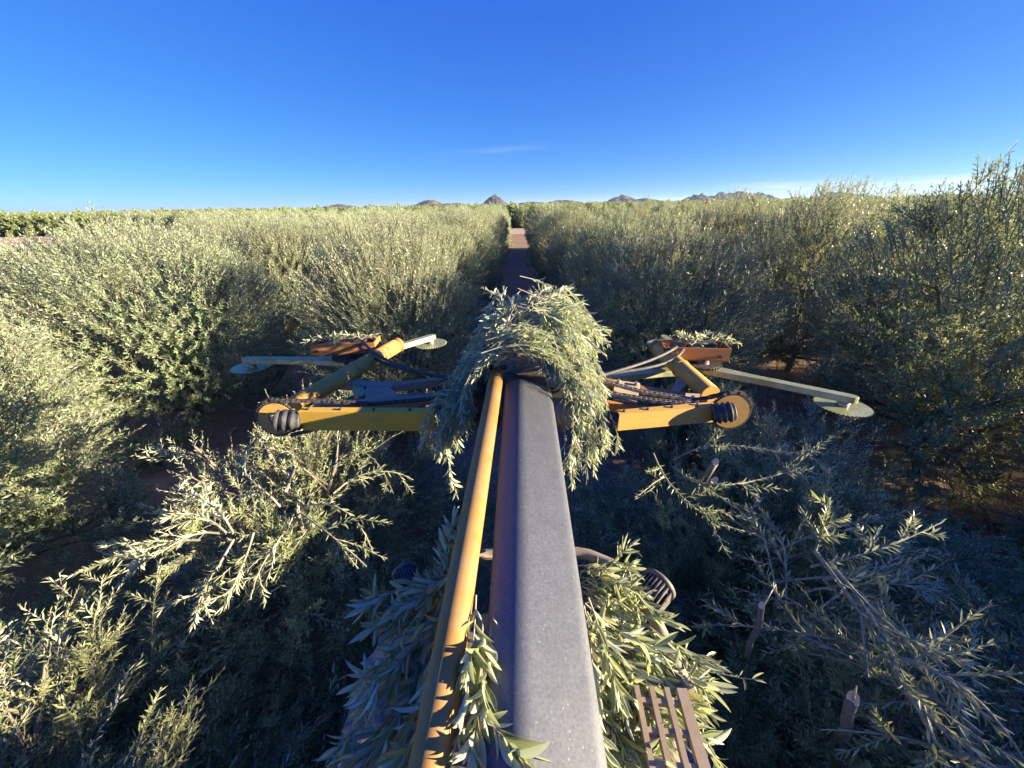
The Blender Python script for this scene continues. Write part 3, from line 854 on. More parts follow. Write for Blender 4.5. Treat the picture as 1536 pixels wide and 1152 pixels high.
# fabricated web between arm and cross head, with its curved cut-out: two ribs joined by a web
def rib(pts, w, h, name, mat):
    """box-section rib through points (horizontal width w, height h)"""
    mb = MB(); pts = [Vector(p) for p in pts]; prev = None
    ww = w if isinstance(w, (list, tuple)) else [w] * len(pts)
    for i, p in enumerate(pts):
        t = (pts[min(i + 1, len(pts) - 1)] - pts[max(i - 1, 0)]); t.z = 0; t.normalize(); n = V(-t.y, t.x, 0) * ww[i] / 2
        ring = [mb.bm.verts.new(p + n), mb.bm.verts.new(p - n), mb.bm.verts.new(p - n - V(0, 0, h)), mb.bm.verts.new(p + n - V(0, 0, h))]
        if prev:
            for k in range(4): mb.bm.faces.new((prev[k], prev[(k + 1) % 4], ring[(k + 1) % 4], ring[k]))
        else: mb.bm.faces.new(ring[::-1])
        prev = ring
    mb.bm.faces.new(prev)
    return part(mb, name, M[mat], bev=0.004)
zr = 2.985
rib([at(498, 571, z=zr), at(530, 572, z=zr), at(565, 576, z=zr), at(600, 574, z=zr), at(640, 570, z=zr), at(700, 563, z=zr)], [0.05, 0.075, 0.085, 0.055, 0.048, 0.048], 0.05, 'web_rib', 'dusty')
rib([at(470, 606, z=zr), at(515, 604, z=zr), at(560, 599, z=zr), at(610, 595, z=zr), at(665, 589, z=zr)], [0.045, 0.045, 0.06, 0.055, 0.045], 0.06, 'web_rib', 'dusty')
rib([at(574, 574, z=zr - .004), at(566, 584, z=zr - .004), at(574, 598, z=zr - .004)], [0.19, 0.15, 0.20], 0.04, 'web_plate', 'dusty')
rib([at(590, 593, z=zr), at(640, 590, z=zr)], [0.03, 0.03], 0.07, 'web_plate', 'dusty')
# ----- right side
RDc = at(1095, 617, d=2.04)
disc_sprocket(RDc, 0.105, V(-0.10, -1.0, 0.12))
guard(at(928, 634, d=1.955), at(1072, 621, d=2.02), 0.098, 0.040, M['yellow'])
boot(at(1068, 621, d=2.0), at(1102, 617, d=1.97), 0.05, 4)
pr_ = ring_pts(RDc, 0.111, R(-80), R(110), 18)
link_chain('drive_chain', pr_ + [at(1060, 597, d=2.09), at(1035, 601, d=2.1)], mat='chain')
link_chain('drive_chain', [at(1032, 598, d=2.06), at(965, 588, d=2.08), at(905, 572, d=2.14)], mat='chain_bright', w=0.026)
link_chain('drive_chain', [at(1032, 606, d=2.04), at(975, 600, d=2.06), at(905, 588, d=2.10)], mat='chain_bright', w=0.026)
tr0, tr1 = at(1066, 592, d=2.19), at(988, 523, d=2.80)
mb = MB(); mb.tube([tr0, tr0.lerp(tr1, .5), tr1], 0.055, 28)
part(mb, 'rotor_arm', M['yellow'])
d_ = (tr1 - tr0).normalized()
mb = MB(); mb.tube([tr1, tr1 + d_ * 0.04, tr1 + d_ * 0.06], [0.057, 0.057, 0.03], 28)
part(mb, 'end_cap', M['orange'])
m_ = tr0.lerp(tr1, 0.50)
mb = MB(); mb.tube([m_, m_ + d_ * 0.012], 0.0605, 28)
part(mb, 'weld_collar', M['yellow'])
rib([at(885, 566, z=zr), at(915, 571, z=zr), at(960, 580, z=zr), at(1010, 588, z=zr), at(1062, 594, z=zr)], [0.10, 0.07, 0.055, 0.05, 0.05], 0.06, 'web_rib', 'orange')
rib([at(1012, 586, z=zr + .003), at(1022, 575, z=zr + .003), at(1030, 566, z=zr + .003)], [0.05, 0.06, 0.12], 0.05, 'web_rib', 'dusty')
rib([at(885, 596, z=zr), at(930, 606, z=zr - 0.02), at(975, 612, z=zr - 0.03)], [0.04, 0.04, 0.04], 0.05, 'web_rib', 'orange')
# bolted cover plate
cpl = [at(922, 572, d=2.20), at(960, 577, d=2.20), at(955, 606, d=2.09), at(920, 600, d=2.09)]
mb = MB(); mb.plate(cpl, V(0, 0.004, 0.008))
cov = part(mb, 'cover_plate', M['dusty'])
for fx, fy in ((0.15, 0.12), (0.85, 0.12), (0.85, 0.85), (0.15, 0.85)):
    c = cpl[0].lerp(cpl[1], fx).lerp(cpl[3].lerp(cpl[2], fx), fy)
    mb = MB(); mb.tube([c + V(0, 0.002, 0.009), c + V(0, -0.004, 0.028)], 0.010, 6); mb.build('bolt', M['steel'], cov)
mb = MB(); mb.plate([at(1028, 592, d=2.14), at(1050, 593, d=2.14), at(1048, 606, d=2.08), at(1027, 604, d=2.08)], V(0, 0, 0.010))
cov = part(mb, 'chain_tensioner', M['dusty'])
mb = MB(); c = at(1038, 598, d=2.10); mb.tube([c, c + V(0, -0.005, 0.02)], 0.009, 6); mb.build('bolt', M['steel'], cov)
# cross tubes behind
mb = MB(); mb.tube([V(-0.45, 2.12, 2.90), V(0.52, 2.10, 2.90)], 0.032, 16)
part(mb, 'cross_tube', M['dusty'])

# ----- rotors: motor box on top, toothed ring, three blade bars each with a round saw at its tip
def rotor(hub, angs, lens, box_c, box_s, box_rot, pitch=(0, 0), wid=0.075):
    hub = V(*hub)
    Mb = Matrix.Rotation(box_rot, 4, 'Z')
    mb = MB(); L_, W_, H_ = box_s
    # open-topped steel tray: floor and four sides
    for c, sz in (((0, 0, -H_ / 2 + .005), (L_, W_, .01)), ((0, -W_ / 2 + .004, 0), (L_, .008, H_)), ((0, W_ / 2 - .004, 0), (L_, .008, H_)), ((-L_ / 2 + .004, 0, .001), (.008, W_ - .017, H_)), ((L_ / 2 - .004, 0, .001), (.008, W_ - .017, H_))):
        mb.box(V(*box_c) + Mb @ V(*c), sz, Mb)
    tray = part(mb, 'motor_tray', M['orange'])
    for k, f in enumerate((-0.40, 0.36)):
        mb = MB(); c = V(*box_c) + Mb @ V(L_ * f, -W_ / 2, -0.01); dn = Mb @ V(0, -1, 0)
        mb.tube([c, c + dn * 0.012], 0.011, 8); mb.build('bolt', M['dark'], tray)
    mb = MB()
    mb.tube([V(*box_c) + V(0, 0, -H_ / 2 + .01), V(*box_c) + V(0, 0, H_ * 0.42)], min(L_, W_) * 0.30, 18)
    mb.box(V(*box_c) + Mb @ V(L_ * 0.22, 0, H_ * 0.35), (0.10, 0.05, 0.05), Mb, bev=0.006)
    mb.box(V(*box_c) + Mb @ V(-L_ * 0.25, 0, H_ * 0.2), (0.09, 0.07, 0.06), Mb, bev=0.006)
    part(mb, 'hydraulic_motor', M['dark'])
    mb = MB(); mb.tube([hub + V(0, 0, -0.06), hub + V(0, 0, 0.075)], 0.05, 20)
    mb.tube([hub + V(0, 0, 0.03), hub + V(0, 0, 0.045)], 0.115, 40)
    for k in range(36):
        a = 2 * math.pi * k / 36
        mb.box(hub + V(math.cos(a) * 0.12, math.sin(a) * 0.12, 0.037), (0.016, 0.009, 0.014), Matrix.Rotation(a, 4, 'Z'))
    part(mb, 'rotor_hub', M['chain'])
    for a, ln in zip(angs, lens):
        a = R(a); d = V(math.cos(a), math.sin(a), 0); d.z = pitch[0] * d.x + pitch[1] * d.y; d.normalize()
        n = V(-math.sin(a), math.cos(a), 0); up = d.cross(n)
        # blade bar: a long flat box tube that narrows to a rounded nose
        mb = MB()
        ol = [(0.0, 0.062), (0.12, 0.058), (0.32, wid * 0.5), (ln - 0.05, wid * 0.48)]
        ol += [(ln - 0.05 + 0.05 * math.sin(R(q)), wid * 0.48 * math.cos(R(q))) for q in (20, 40, 60, 80)]
        ol = ol + [(x, -y) for x, y in ol[::-1]]
        lo = [mb.bm.verts.new(hub + d * x + n * y + up * -0.022) for x, y in ol]
        hi = [mb.bm.verts.new(hub + d * x + n * y * 0.86 + up * 0.018) for x, y in ol]
        for k in range(len(ol)):
            mb.bm.faces.new((lo[k], lo[(k + 1) % len(ol)], hi[(k + 1) % len(ol)], hi[k]))
        mb.bm.faces.new(lo[::-1]); mb.bm.faces.new(hi)
        bar = part(mb, 'blade_arm', M['blade'], bev=0.005)
        mb = MB(); tipc = hub + d * (ln - 0.06) - up * 0.055
        N = 44; r = 0.145
        top, bot = [], []
        for k in range(N * 2):
            q = 2 * math.pi * k / (N * 2); rad = r if k % 2 else r - 0.011
            o_ = d * math.cos(q) * rad + n * math.sin(q) * rad
            top.append(mb.bm.verts.new(tipc + o_ + up * 0.0016)); bot.append(mb.bm.verts.new(tipc + o_ - up * 0.0016))
        for k in range(N * 2): mb.bm.faces.new((bot[k], bot[(k + 1) % (2 * N)], top[(k + 1) % (2 * N)], top[k]))
        mb.bm.faces.new(top); mb.bm.faces.new(bot[::-1])
        mb.build('saw_blade', M['blade'], bar)
        mb = MB(); mb.tube([tipc - up * 0.012, tipc + up * 0.034], 0.032, 18); mb.build('saw_hub', M['steel'], bar)
HL = at(527, 541, d=2.86)
tagL = rotor(HL, (177, -64, 48), (0.86, 0.70, 0.78), HL + V(-0.02, 0.02, 0.115), (0.46, 0.17, 0.085), R(4), pitch=(0.0, 0.0))
HR = at(1052, 552, d=2.70)
rotor(HR, (-36, 192, 92), (0.86, 0.80, 0.72), HR + V(-0.06, 0.05, 0.115), (0.44, 0.17, 0.095), R(-7), pitch=(0.0, 0.0))

def hose(pts, r=0.011):
    mb = MB(); P_ = bez(pts, 14); mb.tube([Vector(p) for p in P_], r, 10); return part(mb, 'hydraulic_hose', M['rubber'])
HOSES = [([V(-0.15, 2.0, 3.0), V(-0.5, 2.1, 3.12), V(-0.8, 2.2, 3.03), HL + V(0.12, -0.02, 0.16)], 0.011), ([V(-0.15, 2.05, 3.0), V(-0.45, 2.2, 3.06), V(-0.9, 2.3, 2.98), HL + V(0.08, -0.04, 0.15)], 0.011),
         ([V(0.2, 2.0, 3.0), V(0.55, 2.1, 3.10), V(0.8, 2.25, 3.04), HR + V(-0.2, 0.0, 0.16)], 0.011), ([V(0.2, 2.05, 3.0), V(0.5, 2.2, 3.08), V(0.95, 2.2, 3.0), HR + V(-0.16, -0.02, 0.15)], 0.011),
         ([V(-0.09, 1.86, 3.2), V(-0.2, 1.9, 3.12), V(-0.22, 1.9, 3.0), V(-0.12, 1.95, 2.88)], 0.012), ([V(0.26, 1.82, 3.05), V(0.36, 1.74, 3.1), V(0.34, 1.72, 2.9), V(0.22, 1.85, 2.86)], 0.012)]

# ----- cab roof, guard rack, work lamps, tyres
mb = MB(); mb.box((0.03, -0.20, 2.64), (0.80, 2.05, 0.09), bev=0.03)
part(mb, 'cab_roof', M['roof'])
mb = MB(); mb.box((0.03, -0.35, 1.95), (0.74, 1.7, 1.26), bev=0.03)
cab = part(mb, 'cab', M['dark'])
mb = MB(); mb.box((0.03, 0.508, 2.05), (0.62, 0.012, 0.95)); mb.build('windscreen', M['glass'], cab)
mb = MB(); mb.box((0.03, 0.75, 1.35), (0.62, 1.7, 0.55), bev=0.05); part(mb, 'bonnet', M['yellow'])
mb = MB(); mb.box((0.03, 0.3, 0.85), (0.5, 3.6, 0.3), bev=0.02); mb.tube([V(-0.85, 1.15, 0.80), V(0.9, 1.15, 0.80)], 0.08, 12); part(mb, 'chassis', M['dark'])
# front rail of the roof rack: bent tube
mb = MB(); zz = 2.86
mb.tube([V(-0.30, 0.60, zz), V(-0.27, 0.90, zz), V(-0.2, 0.98, zz), V(0.21, 0.985, zz), V(0.25, 0.975, zz), V(0.33, 0.93, zz), V(0.37, 0.885, zz), V(0.40, 0.80, zz), V(0.43, 0.55, zz)], 0.020, 12)
for x_, y_ in ((-0.27, 0.85), (0.38, 0.82), (0.0, 0.97)): mb.tube([V(x_, y_, 2.66), V(x_, y_, zz)], 0.015, 8)
part(mb, 'rack_rail', M['roof'])
# perforated side step: two stringers with rungs
a0, a1 = at(1026, 1050, z=2.925), at(1066, 1190, z=2.925)
a0 = V(a0.x, a0.y, a0.z); dv = (a1 - a0).normalized(); sx = V(dv.y, -dv.x, 0) * -1
if sx.x < 0: sx = -sx
st0, st1 = a0 - dv * 0.02, a1 + dv * 0.45
for f in (0.0, -0.036, -0.072, -0.108):
    mb = MB(); mb.box((st0 + st1) / 2 + sx * f, (0.012 if f else 0.024, (st1 - st0).length, 0.02), Matrix.Rotation(math.atan2(-dv.x, dv.y), 4, 'Z'))
    part(mb, 'grille_bar', M['dusty'])
for k in range(11):
    c = st0.lerp(st1, (k + 0.5) / 11) + sx * -0.054
    mb = MB(); mb.box(c + V(0, 0, -0.001), (0.108, 0.010, 0.016), Matrix.Rotation(math.atan2(-dv.x, dv.y), 4, 'Z')); part(mb, 'grille_rung', M['dusty'])

mb = MB()
for f in (0.15, 0.85):
    c = st0.lerp(st1, f) + sx * -0.09; mb.tube([V(c.x, c.y, 2.66), V(c.x, c.y, c.z - 0.004)], 0.012, 8)
part(mb, 'grille_post', M['roof'])
def work_lamp(c, axis, r, ln):
    """finned die-cast lamp seen from behind"""
    root = empty('work_lamp', (0, 0, 0)); root.parent = mach; place(root)
    c, axis = V(*c), axis.normalized()
    mb = MB(); mb.tube([c - axis * ln * 0.45, c - axis * ln * 0.2, c + axis * ln * 0.30, c + axis * ln * 0.34], [r * 0.45, r * 0.72, r * 0.80, r * 0.8], 24)
    mb.build('housing', M['lamp'], root)
    mb = MB(); mb.tube([c + axis * ln * 0.34, c + axis * ln * 0.36, c + axis * ln * 0.5, c + axis * ln * 0.52], [r * 0.82, r, r, r * 0.9], 28)
    mb.build('bezel', M['lamp'], root)
    mb = MB(); mb.tube([c + axis * ln * 0.52, c + axis * ln * 0.53], [r * 0.88, r * 0.88], 24); mb.build('lens', M['glass'], root)
    u = V(0, 0, 1).cross(axis).normalized(); w = axis.cross(u)
    for k in range(9):
        x = (k - 4) / 4.6 * r; hh = math.sqrt(max(r * r - x * x, 0)) * 0.96
        mb = MB(); Mx = Matrix(((u.x, w.x, axis.x, 0), (u.y, w.y, axis.y, 0), (u.z, w.z, axis.z, 0), (0, 0, 0, 1)))
        ol = [(-hh, 0.30), (hh, 0.30), (hh, -0.05), (hh * 0.72, -0.42), (-hh * 0.72, -0.42), (-hh, -0.05)]
        mb.plate([c + u * (x - 0.0018) + w * p[0] + axis * ln * p[1] for p in ol], u * 0.0036)
        mb.build('cooling_fin', M['lamp'], root)
    mb = MB(); mb.box(c - V(0, 0, r * 1.25), (0.03, 0.04, r * 0.7), bev=0.004); mb.tube([c - V(0, 0, r * 1.2), c - V(0, 0, r * 2.6) - axis * 0.05], 0.012, 10); mb.build('bracket', M['dark'], root)
    return root
work_lamp(at(978, 889, d=1.22), V(0.75, 0.62, 0.12), 0.055, 0.09)
work_lamp(at(612, 871, d=1.30), V(-0.45, 0.80, 0.05), 0.044, 0.085)

def tyre(cx_, cy_, r, w):
    root = empty('wheel', (0, 0, 0)); root.parent = mach; place(root)
    mb = MB(); n = 72
    prof = [(0.52 * r, -w * .42), (0.75 * r, -w * .5), (0.93 * r, -w * .47), (0.96 * r, -w * .3), (0.965 * r, 0), (0.96 * r, w * .3), (0.93 * r, w * .47), (0.75 * r, w * .5), (0.52 * r, w * .42)]
    rings = []
    c = V(cx_, cy_, r)
    for k in range(n):
        a = 2 * math.pi * k / n
        rings.append([mb.bm.verts.new(c + V(x_, math.cos(a) * q, math.sin(a) * q)) for q, x_ in prof])
    for k in range(n):
        A, B = rings[k], rings[(k + 1) % n]
        for j in range(len(prof) - 1): mb.bm.faces.new((A[j], A[j + 1], B[j + 1], B[j])).smooth = True
    mb.build('tyre', M['tyre'], root)
    mb = MB(); mb.tube([c - V(w * .3, 0, 0), c + V(w * .3, 0, 0)], 0.53 * r, 32); mb.build('rim', M['yellow'], root)
    lug = None; N = 30
    for k in range(N):
        for s_ in (-1, 1):
            a = 2 * math.pi * (k + (0.5 if s_ > 0 else 0)) / N
            if lug is None:
                m = MB(); m.box((0, 0, 0), (w * 0.36, 0.075, 0.05), Matrix.Rotation(R(22), 4, 'Z'), bev=0.012)
                lug = m.build('tread_lug', M['tyre'], root); o = lug
            else:
                o = bpy.data.objects.new('tread_lug', lug.data); o.parent = root; C.objects.link(o)
            o.matrix_basis = Matrix.Translation(c) @ Matrix.Rotation(a - math.pi / 2, 4, 'X') @ Matrix.Translation((s_ * w * 0.24, 0, r * 0.975)) @ Matrix.Scale(s_, 4, (1, 0, 0))
    return root
tyre(-0.72, 1.05, 0.84, 0.38)
tyre(0.76, 1.10, 0.80, 0.36)

# ================================================================== cut branches
leaf_shapes = []
def leaf_mesh(seed):
    g = np.random.default_rng(seed)
    v, q, tnt = [], [], []
    c = -0.06 + g.normal() * 0.13; n = 8
    sd_ = g.normal() * 0.06
    for k in range(n + 1):
        f = k / n; w = 0.5 * math.sin(math.pi * min(f, 1) ** 1.08) ** 0.75 if 0 < k < n else 0.02
        z = c * f * f; x = sd_ * f * f
        v += [(x + w, f, z + 0.22 * w), (x, f, z), (x - w, f, z + 0.22 * w)]
    for k in range(n):
        a = k * 3; q += [(a, a + 3, a + 4, a + 1), (a + 1, a + 4, a + 5, a + 2)]
    v = np.array(v); v[:, 0] *= 0.23
    return mesh_np('leaf', v, quads=q, tint=np.full(len(v), g.random()), smooth=True, mats=[M['leaf_cut_shade_lift']])
for i in range(12): leaf_shapes.append(leaf_mesh(i))
M['leaf_dry'] = leaf_material('yellowed olive leaf', (0.34, 0.28, 0.11), (0.46, 0.40, 0.22), (0.5, 0.42, 0.15), 0.2)
leaf_shapes[11].materials[0] = M['leaf_dry']

def bez(pts, K):
    P = np.array([list(p) for p in pts], float); t = np.linspace(0, 1, K)[:, None]
    while len(P) > 1 and P.ndim == 2:
        Q = [P[i][None] * np.ones_like(t) for i in range(len(P))]
        while len(Q) > 1: Q = [Q[i] * (1 - t) + Q[i + 1] * t for i in range(len(Q) - 1)]
        return Q[0]
def cut_branch(label, stems, leaf_len, nodes, seed, sub=4, sub_len=(0.14, 0.28), as_parts=True, group=None, stem_r=0.004, cap=260, wr=0.23, K=9, subang=(15, 38), droop=0.0, sub_up=0.0, mat='leaf_cut_shade_lift', sub_nodes=None, jit=0.22, splay=(28, 55)):
    """a thing: stem (with side twigs) and leaves; the leaves are parts, or one joined part when small"""
    g = np.random.default_rng(seed)
    P = np.stack([bez(s, K) for s in stems])
    base = P[0, 0].copy()
    P = P - base
    root = empty('cut_branch', base); tag(root, label, 'cut branch', group)
    ac = Acc(); ac.add(*tubes(P, np.full(len(P), stem_r), np.full(len(P), stem_r * 0.35), 6))
    shoots = [(P, nodes)]
    if sub:
        S, _ = branch(g, P, sub, 0.15, 0.95, subang, sub_len[0], sub_len[1], K, sub_up, 0.05, upb=-droop)
        ac.add(*tubes(S, np.full(len(S), stem_r * 0.45), np.full(len(S), stem_r * 0.2), 5))
        shoots.append((S, sub_nodes or max(4, int(nodes * 0.7))))
    link('stem', ac.mesh('stem', M['twig'], True), root)
    fr = [leaf_frames(g, Q, nd, leaf_len, wr, t0=0.1, splay=splay, jit=jit) for Q, nd in shoots]
    b, d, n, L, W_ = [np.concatenate(x) for x in zip(*fr)]
    if as_parts:
        order = np.arange(len(b)) if len(b) <= cap else g.permutation(len(b))
        keep, rest = order[:cap], order[cap:]
        for i in keep:
            o = bpy.data.objects.new('leaf', leaf_shapes[int(g.integers(11)) if g.random() > 0.04 else 11]); o.parent = root; C.objects.link(o)
            x = np.cross(d[i], n[i]); s = W_[i] / 0.23
            o.matrix_basis = Matrix(((x[0] * s, d[i][0] * L[i], n[i][0] * s, b[i][0]), (x[1] * s, d[i][1] * L[i], n[i][1] * s, b[i][1]), (x[2] * s, d[i][2] * L[i], n[i][2] * s, b[i][2]), (0, 0, 0, 1)))
    else: rest = np.arange(len(b))
    if len(rest):
        ac = Acc(); ac.add(*leaf_geo(g, b[rest], d[rest], n[rest], L[rest], W_[rest], detail=1))
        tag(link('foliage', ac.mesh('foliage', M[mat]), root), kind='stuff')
    return root
for p_, r_ in HOSES: hose(p_, r_)
def jitv(g, s): return V(g.gauss(0, s), g.gauss(0, s), g.gauss(0, s))

# --- the twig caught between the yellow rod and the grey boom
cut_branch('leafy twig wedged between the yellow rod and the grey boom', [
    [at(714, 893, z=3.10), at(712, 960, z=3.12), at(705, 1040, z=3.12), at(678, 1150, z=3.10)],
    [at(744, 878, z=3.07), at(734, 960, z=3.10), at(730, 1040, z=3.10), at(700, 1150, z=3.08)],
    [at(724, 930, z=3.09), at(722, 1000, z=3.12), at(726, 1060, z=3.10), at(705, 1110, z=3.09)],
    [at(712, 1060, z=3.08), at(735, 1090, z=3.10), at(770, 1110, z=3.11), at(790, 1165, z=3.10)]],
    0.066, 11, 71, sub=1, sub_len=(0.05, 0.10), stem_r=0.0022, wr=0.23, K=9, subang=(12, 26), jit=0.6, splay=(10, 32), cap=300)

# --- the heap on the left of the cab roof
g = random.Random(3)
heaps = [
    ('cut branch pushed up against the yellow rod with its shoots standing upright', [((672, 900), (655, 860), (668, 810), (676, 792)), ((655, 905), (640, 880), (655, 845), (662, 815))], 1.18, 1.15, 0.058),
    ('cut branch stretched over the left work lamp, tip pointing left', [((690, 850), (660, 860), (620, 880), (582, 892)), ((680, 880), (650, 868), (610, 878), (590, 905)), ((690, 900), (650, 890), (620, 905), (600, 930))], 1.17, 1.12, 0.06),
    ('cut branch reaching out furthest left from the cab roof with a pale broken tip', [((670, 900), (640, 915), (590, 950), (556, 962)), ((660, 920), (640, 950), (600, 980), (568, 1030))], 1.12, 1.02, 0.058),
    ('long cut branch hanging down the middle of the left leaf heap', [((665, 900), (650, 960), (620, 1040), (585, 1110)), ((650, 920), (625, 980), (600, 1040), (560, 1090)), ((662, 930), (650, 1010), (640, 1060), (610, 1150))], 1.13, 0.95, 0.06),
    ('cut branch lowest in the left leaf heap, running off the bottom of the photo', [((640, 1010), (610, 1060), (570, 1110), (528, 1165)), ((650, 1040), (625, 1090), (600, 1130), (575, 1190)), ((655, 1060), (640, 1100), (620, 1160), (610, 1200))], 1.02, 0.88, 0.06),
    ('cut branch lying close along the left side of the yellow rod', [((672, 930), (660, 1000), (640, 1080), (620, 1160)), ((668, 960), (655, 1040), (630, 1120), (600, 1190))], 1.0, 0.84, 0.058),
]
for i, (lab, sts, d0, d1, ll) in enumerate(heaps):
    stems = []
    for s in sts:
        for rep in range(2):
            n = len(s); o = V(g.gauss(0, .022), g.gauss(0, .022), g.gauss(0, .012))
            stems.append([at(p[0], p[1], d=d0 + (d1 - d0) * k / (n - 1)) + o * (0.4 + k * 0.5) + V(0, 0, -0.02 * rep) for k, p in enumerate(s)])
    cut_branch(lab, stems, ll * 1.15, 11, 300 + i, sub=2, sub_len=(0.05, 0.12), stem_r=0.0026, cap=295, sub_nodes=6, droop=0.35, splay=(8, 42), wr=0.19, jit=0.7)
# --- the heap on the right of the cab roof
heaps = [
    ('cut branch at the front of the right leaf heap beside the bent rack rail', [((868, 850), (890, 845), (920, 870), (945, 885)), ((868, 870), (895, 870), (925, 895), (950, 905)), ((905, 850), (935, 848), (950, 870), (952, 900))], 1.28, 1.18, 0.05),
    ('cut branch running along the outer edge of the right leaf heap past the work lamp', [((880, 870), (930, 900), (985, 950), (1052, 995)), ((880, 890), (930, 930), (975, 970), (1040, 1010))], 1.2, 1.02, 0.064),
    ('cut branch with a bent sunlit tip sticking out furthest right of the cab roof', [((885, 900), (950, 960), (1060, 1020), (1145, 1020))], 1.14, 0.98, 0.05),
    ('cut branch lying across the middle of the right leaf heap', [((880, 910), (930, 960), (1000, 1010), (1062, 1060)), ((885, 930), (930, 980), (975, 1030), (1020, 1080))], 1.08, 0.93, 0.066),
    ('cut branch lying over the step grille of the right leaf heap', [((890, 960), (930, 1010), (970, 1050), (1015, 1075)), ((890, 990), (930, 1040), (960, 1075), (985, 1110))], 1.02, 0.90, 0.066),
    ('cut branch hugging the grey boom in the right leaf heap', [((880, 900), (900, 960), (905, 1040), (930, 1110)), ((884, 930), (915, 1000), (930, 1070), (960, 1140))], 1.05, 0.84, 0.062),
    ('cut branch lowest in the right leaf heap, running off the bottom of the photo', [((895, 1030), (930, 1080), (955, 1130), (985, 1180)), ((900, 1060), (920, 1110), (930, 1160), (950, 1200)), ((895, 1080), (905, 1120), (910, 1170), (920, 1210))], 0.95, 0.78, 0.062),
]
for i, (lab, sts, d0, d1, ll) in enumerate(heaps):
    stems = []
    single = len(sts) == 1
    for s in sts:
        for rep in range(1 if single else 3):
            n = len(s); o = V(g.gauss(0, .025), g.gauss(0, .025), g.gauss(0, .010))
            stems.append([at(p[0], p[1], d=d0 + (d1 - d0) * k / (n - 1)) + o * (0.4 + k * 0.5) * (0 if single else 1) + V(0, 0, -0.02 * rep) for k, p in enumerate(s)])
    cut_branch(lab, stems, ll * 1.08, 13, 400 + i, sub=0 if single else 2, sub_len=(0.08, 0.2), stem_r=0.004 if single else 0.0028, cap=295, sub_nodes=8, droop=0.15, wr=0.165, jit=0.9, splay=(8, 38))
# bare bent stem lying over the right heap
mbp = [at(868, 977, d=0.98), at(905, 968, d=0.985), at(935, 968, d=0.99), at(962, 976, d=0.98), at(990, 992, d=0.985)]
root = empty('cut_twig', mbp[0]); tag(root, 'bare pale bent twig lying over the right leaf heap beside the boom', 'twig')
mb = MB(); mb.tube([p - mbp[0] for p in mbp], [0.004, 0.0036, 0.003, 0.0025, 0.002], 8); mb.build('stem', M['twig'], root)

# --- the big tangle draped over the boom head
def drape(label, seed, starts, mids, ends, count, n_nodes=15, ll=0.052, spread=0.05, sub=2, end_sp=None):
    g = random.Random(seed); stems = []
    dz = V(0, 0, -0.05)
    for k in range(count):
        f = g.random()
        a = V(*starts[0]).lerp(V(*starts[1]), f) + jitv(g, spread)
        m = V(*mids[0]).lerp(V(*mids[1]), f) + jitv(g, spread)
        e = V(*ends[0]).lerp(V(*ends[1]), f) + jitv(g, end_sp or spread)
        if seed < 504: a, m = a + dz, m + dz
        stems.append([a, m, m.lerp(e, 0.45) + V(0, 0, 0.05), e])
    return cut_branch(label, stems, ll, n_nodes, seed, sub=sub, sub_len=(0.10, 0.24), as_parts=False, stem_r=0.0026, sub_nodes=9, droop=0.35, wr=0.20, subang=(10, 34), splay=(20, 45))
drape('cut branch arching over the far side of the leaf heap on the boom head', 501, ((-0.15, 2.10, 3.46), (0.2, 2.15, 3.50)), ((-0.1, 2.28, 3.62), (0.28, 2.28, 3.62)), ((-0.26, 2.22, 3.14), (0.60, 2.28, 3.16)), 30)
drape('bluish cut branch hanging down the left side of the leaf heap on the boom head', 502, ((0.05, 1.95, 3.48), (0.0, 2.25, 3.56)), ((-0.14, 1.90, 3.40), (-0.17, 2.2, 3.46)), ((-0.25, 1.80, 3.04), (-0.30, 2.2, 3.04)), 30, spread=0.055)
drape('sunlit cut branch hanging down the right side of the leaf heap on the boom head', 503, ((0.05, 1.95, 3.48), (0.10, 2.25, 3.56)), ((0.26, 1.95, 3.52), (0.34, 2.2, 3.58)), ((0.32, 1.95, 3.12), (0.50, 2.22, 3.14)), 34, spread=0.06)
drape('cut branch laid over the end of the grey boom from left to right', 504, ((-0.17, 1.78, 3.30), (-0.05, 1.95, 3.38)), ((0.05, 1.80, 3.40), (0.12, 1.95, 3.46)), ((0.30, 1.68, 3.12), (0.40, 1.9, 3.14)), 28, spread=0.04)
drape('cut branch with long tails hanging over the right guard beam', 505, ((0.16, 1.85, 3.30), (0.22, 2.05, 3.36)), ((0.30, 1.76, 3.22), (0.42, 1.88, 3.24)), ((0.28, 1.62, 2.70), (0.50, 1.66, 2.84)), 28, spread=0.045, n_nodes=15)
drape('cut branch spilling over the inner end of the left guard beam, hanging lowest', 506, ((-0.14, 1.95, 3.26), (-0.2, 2.1, 3.30)), ((-0.26, 1.80, 3.12), (-0.38, 1.95, 3.14)), ((-0.30, 1.62, 2.84), (-0.44, 1.68, 2.96)), 24, spread=0.045)
drape('small cut sprig lying on the tip of the yellow rod', 507, ((0.0, 1.88, 3.26), (0.02, 1.9, 3.28)), ((-0.08, 1.86, 3.28), (-0.09, 1.88, 3.29)), ((-0.19, 1.84, 3.25), (-0.20, 1.86, 3.27)), 4, spread=0.012, sub=1)
drape('lone cut shoot hanging below the left guard beam with a pale yellow tip', 508, ((-0.40, 1.72, 2.98), (-0.42, 1.72, 2.98)), ((-0.37, 1.64, 2.90), (-0.37, 1.64, 2.90)), ((-0.345, 1.62, 2.68), (-0.345, 1.62, 2.66)), 3, spread=0.014, sub=1, n_nodes=11)
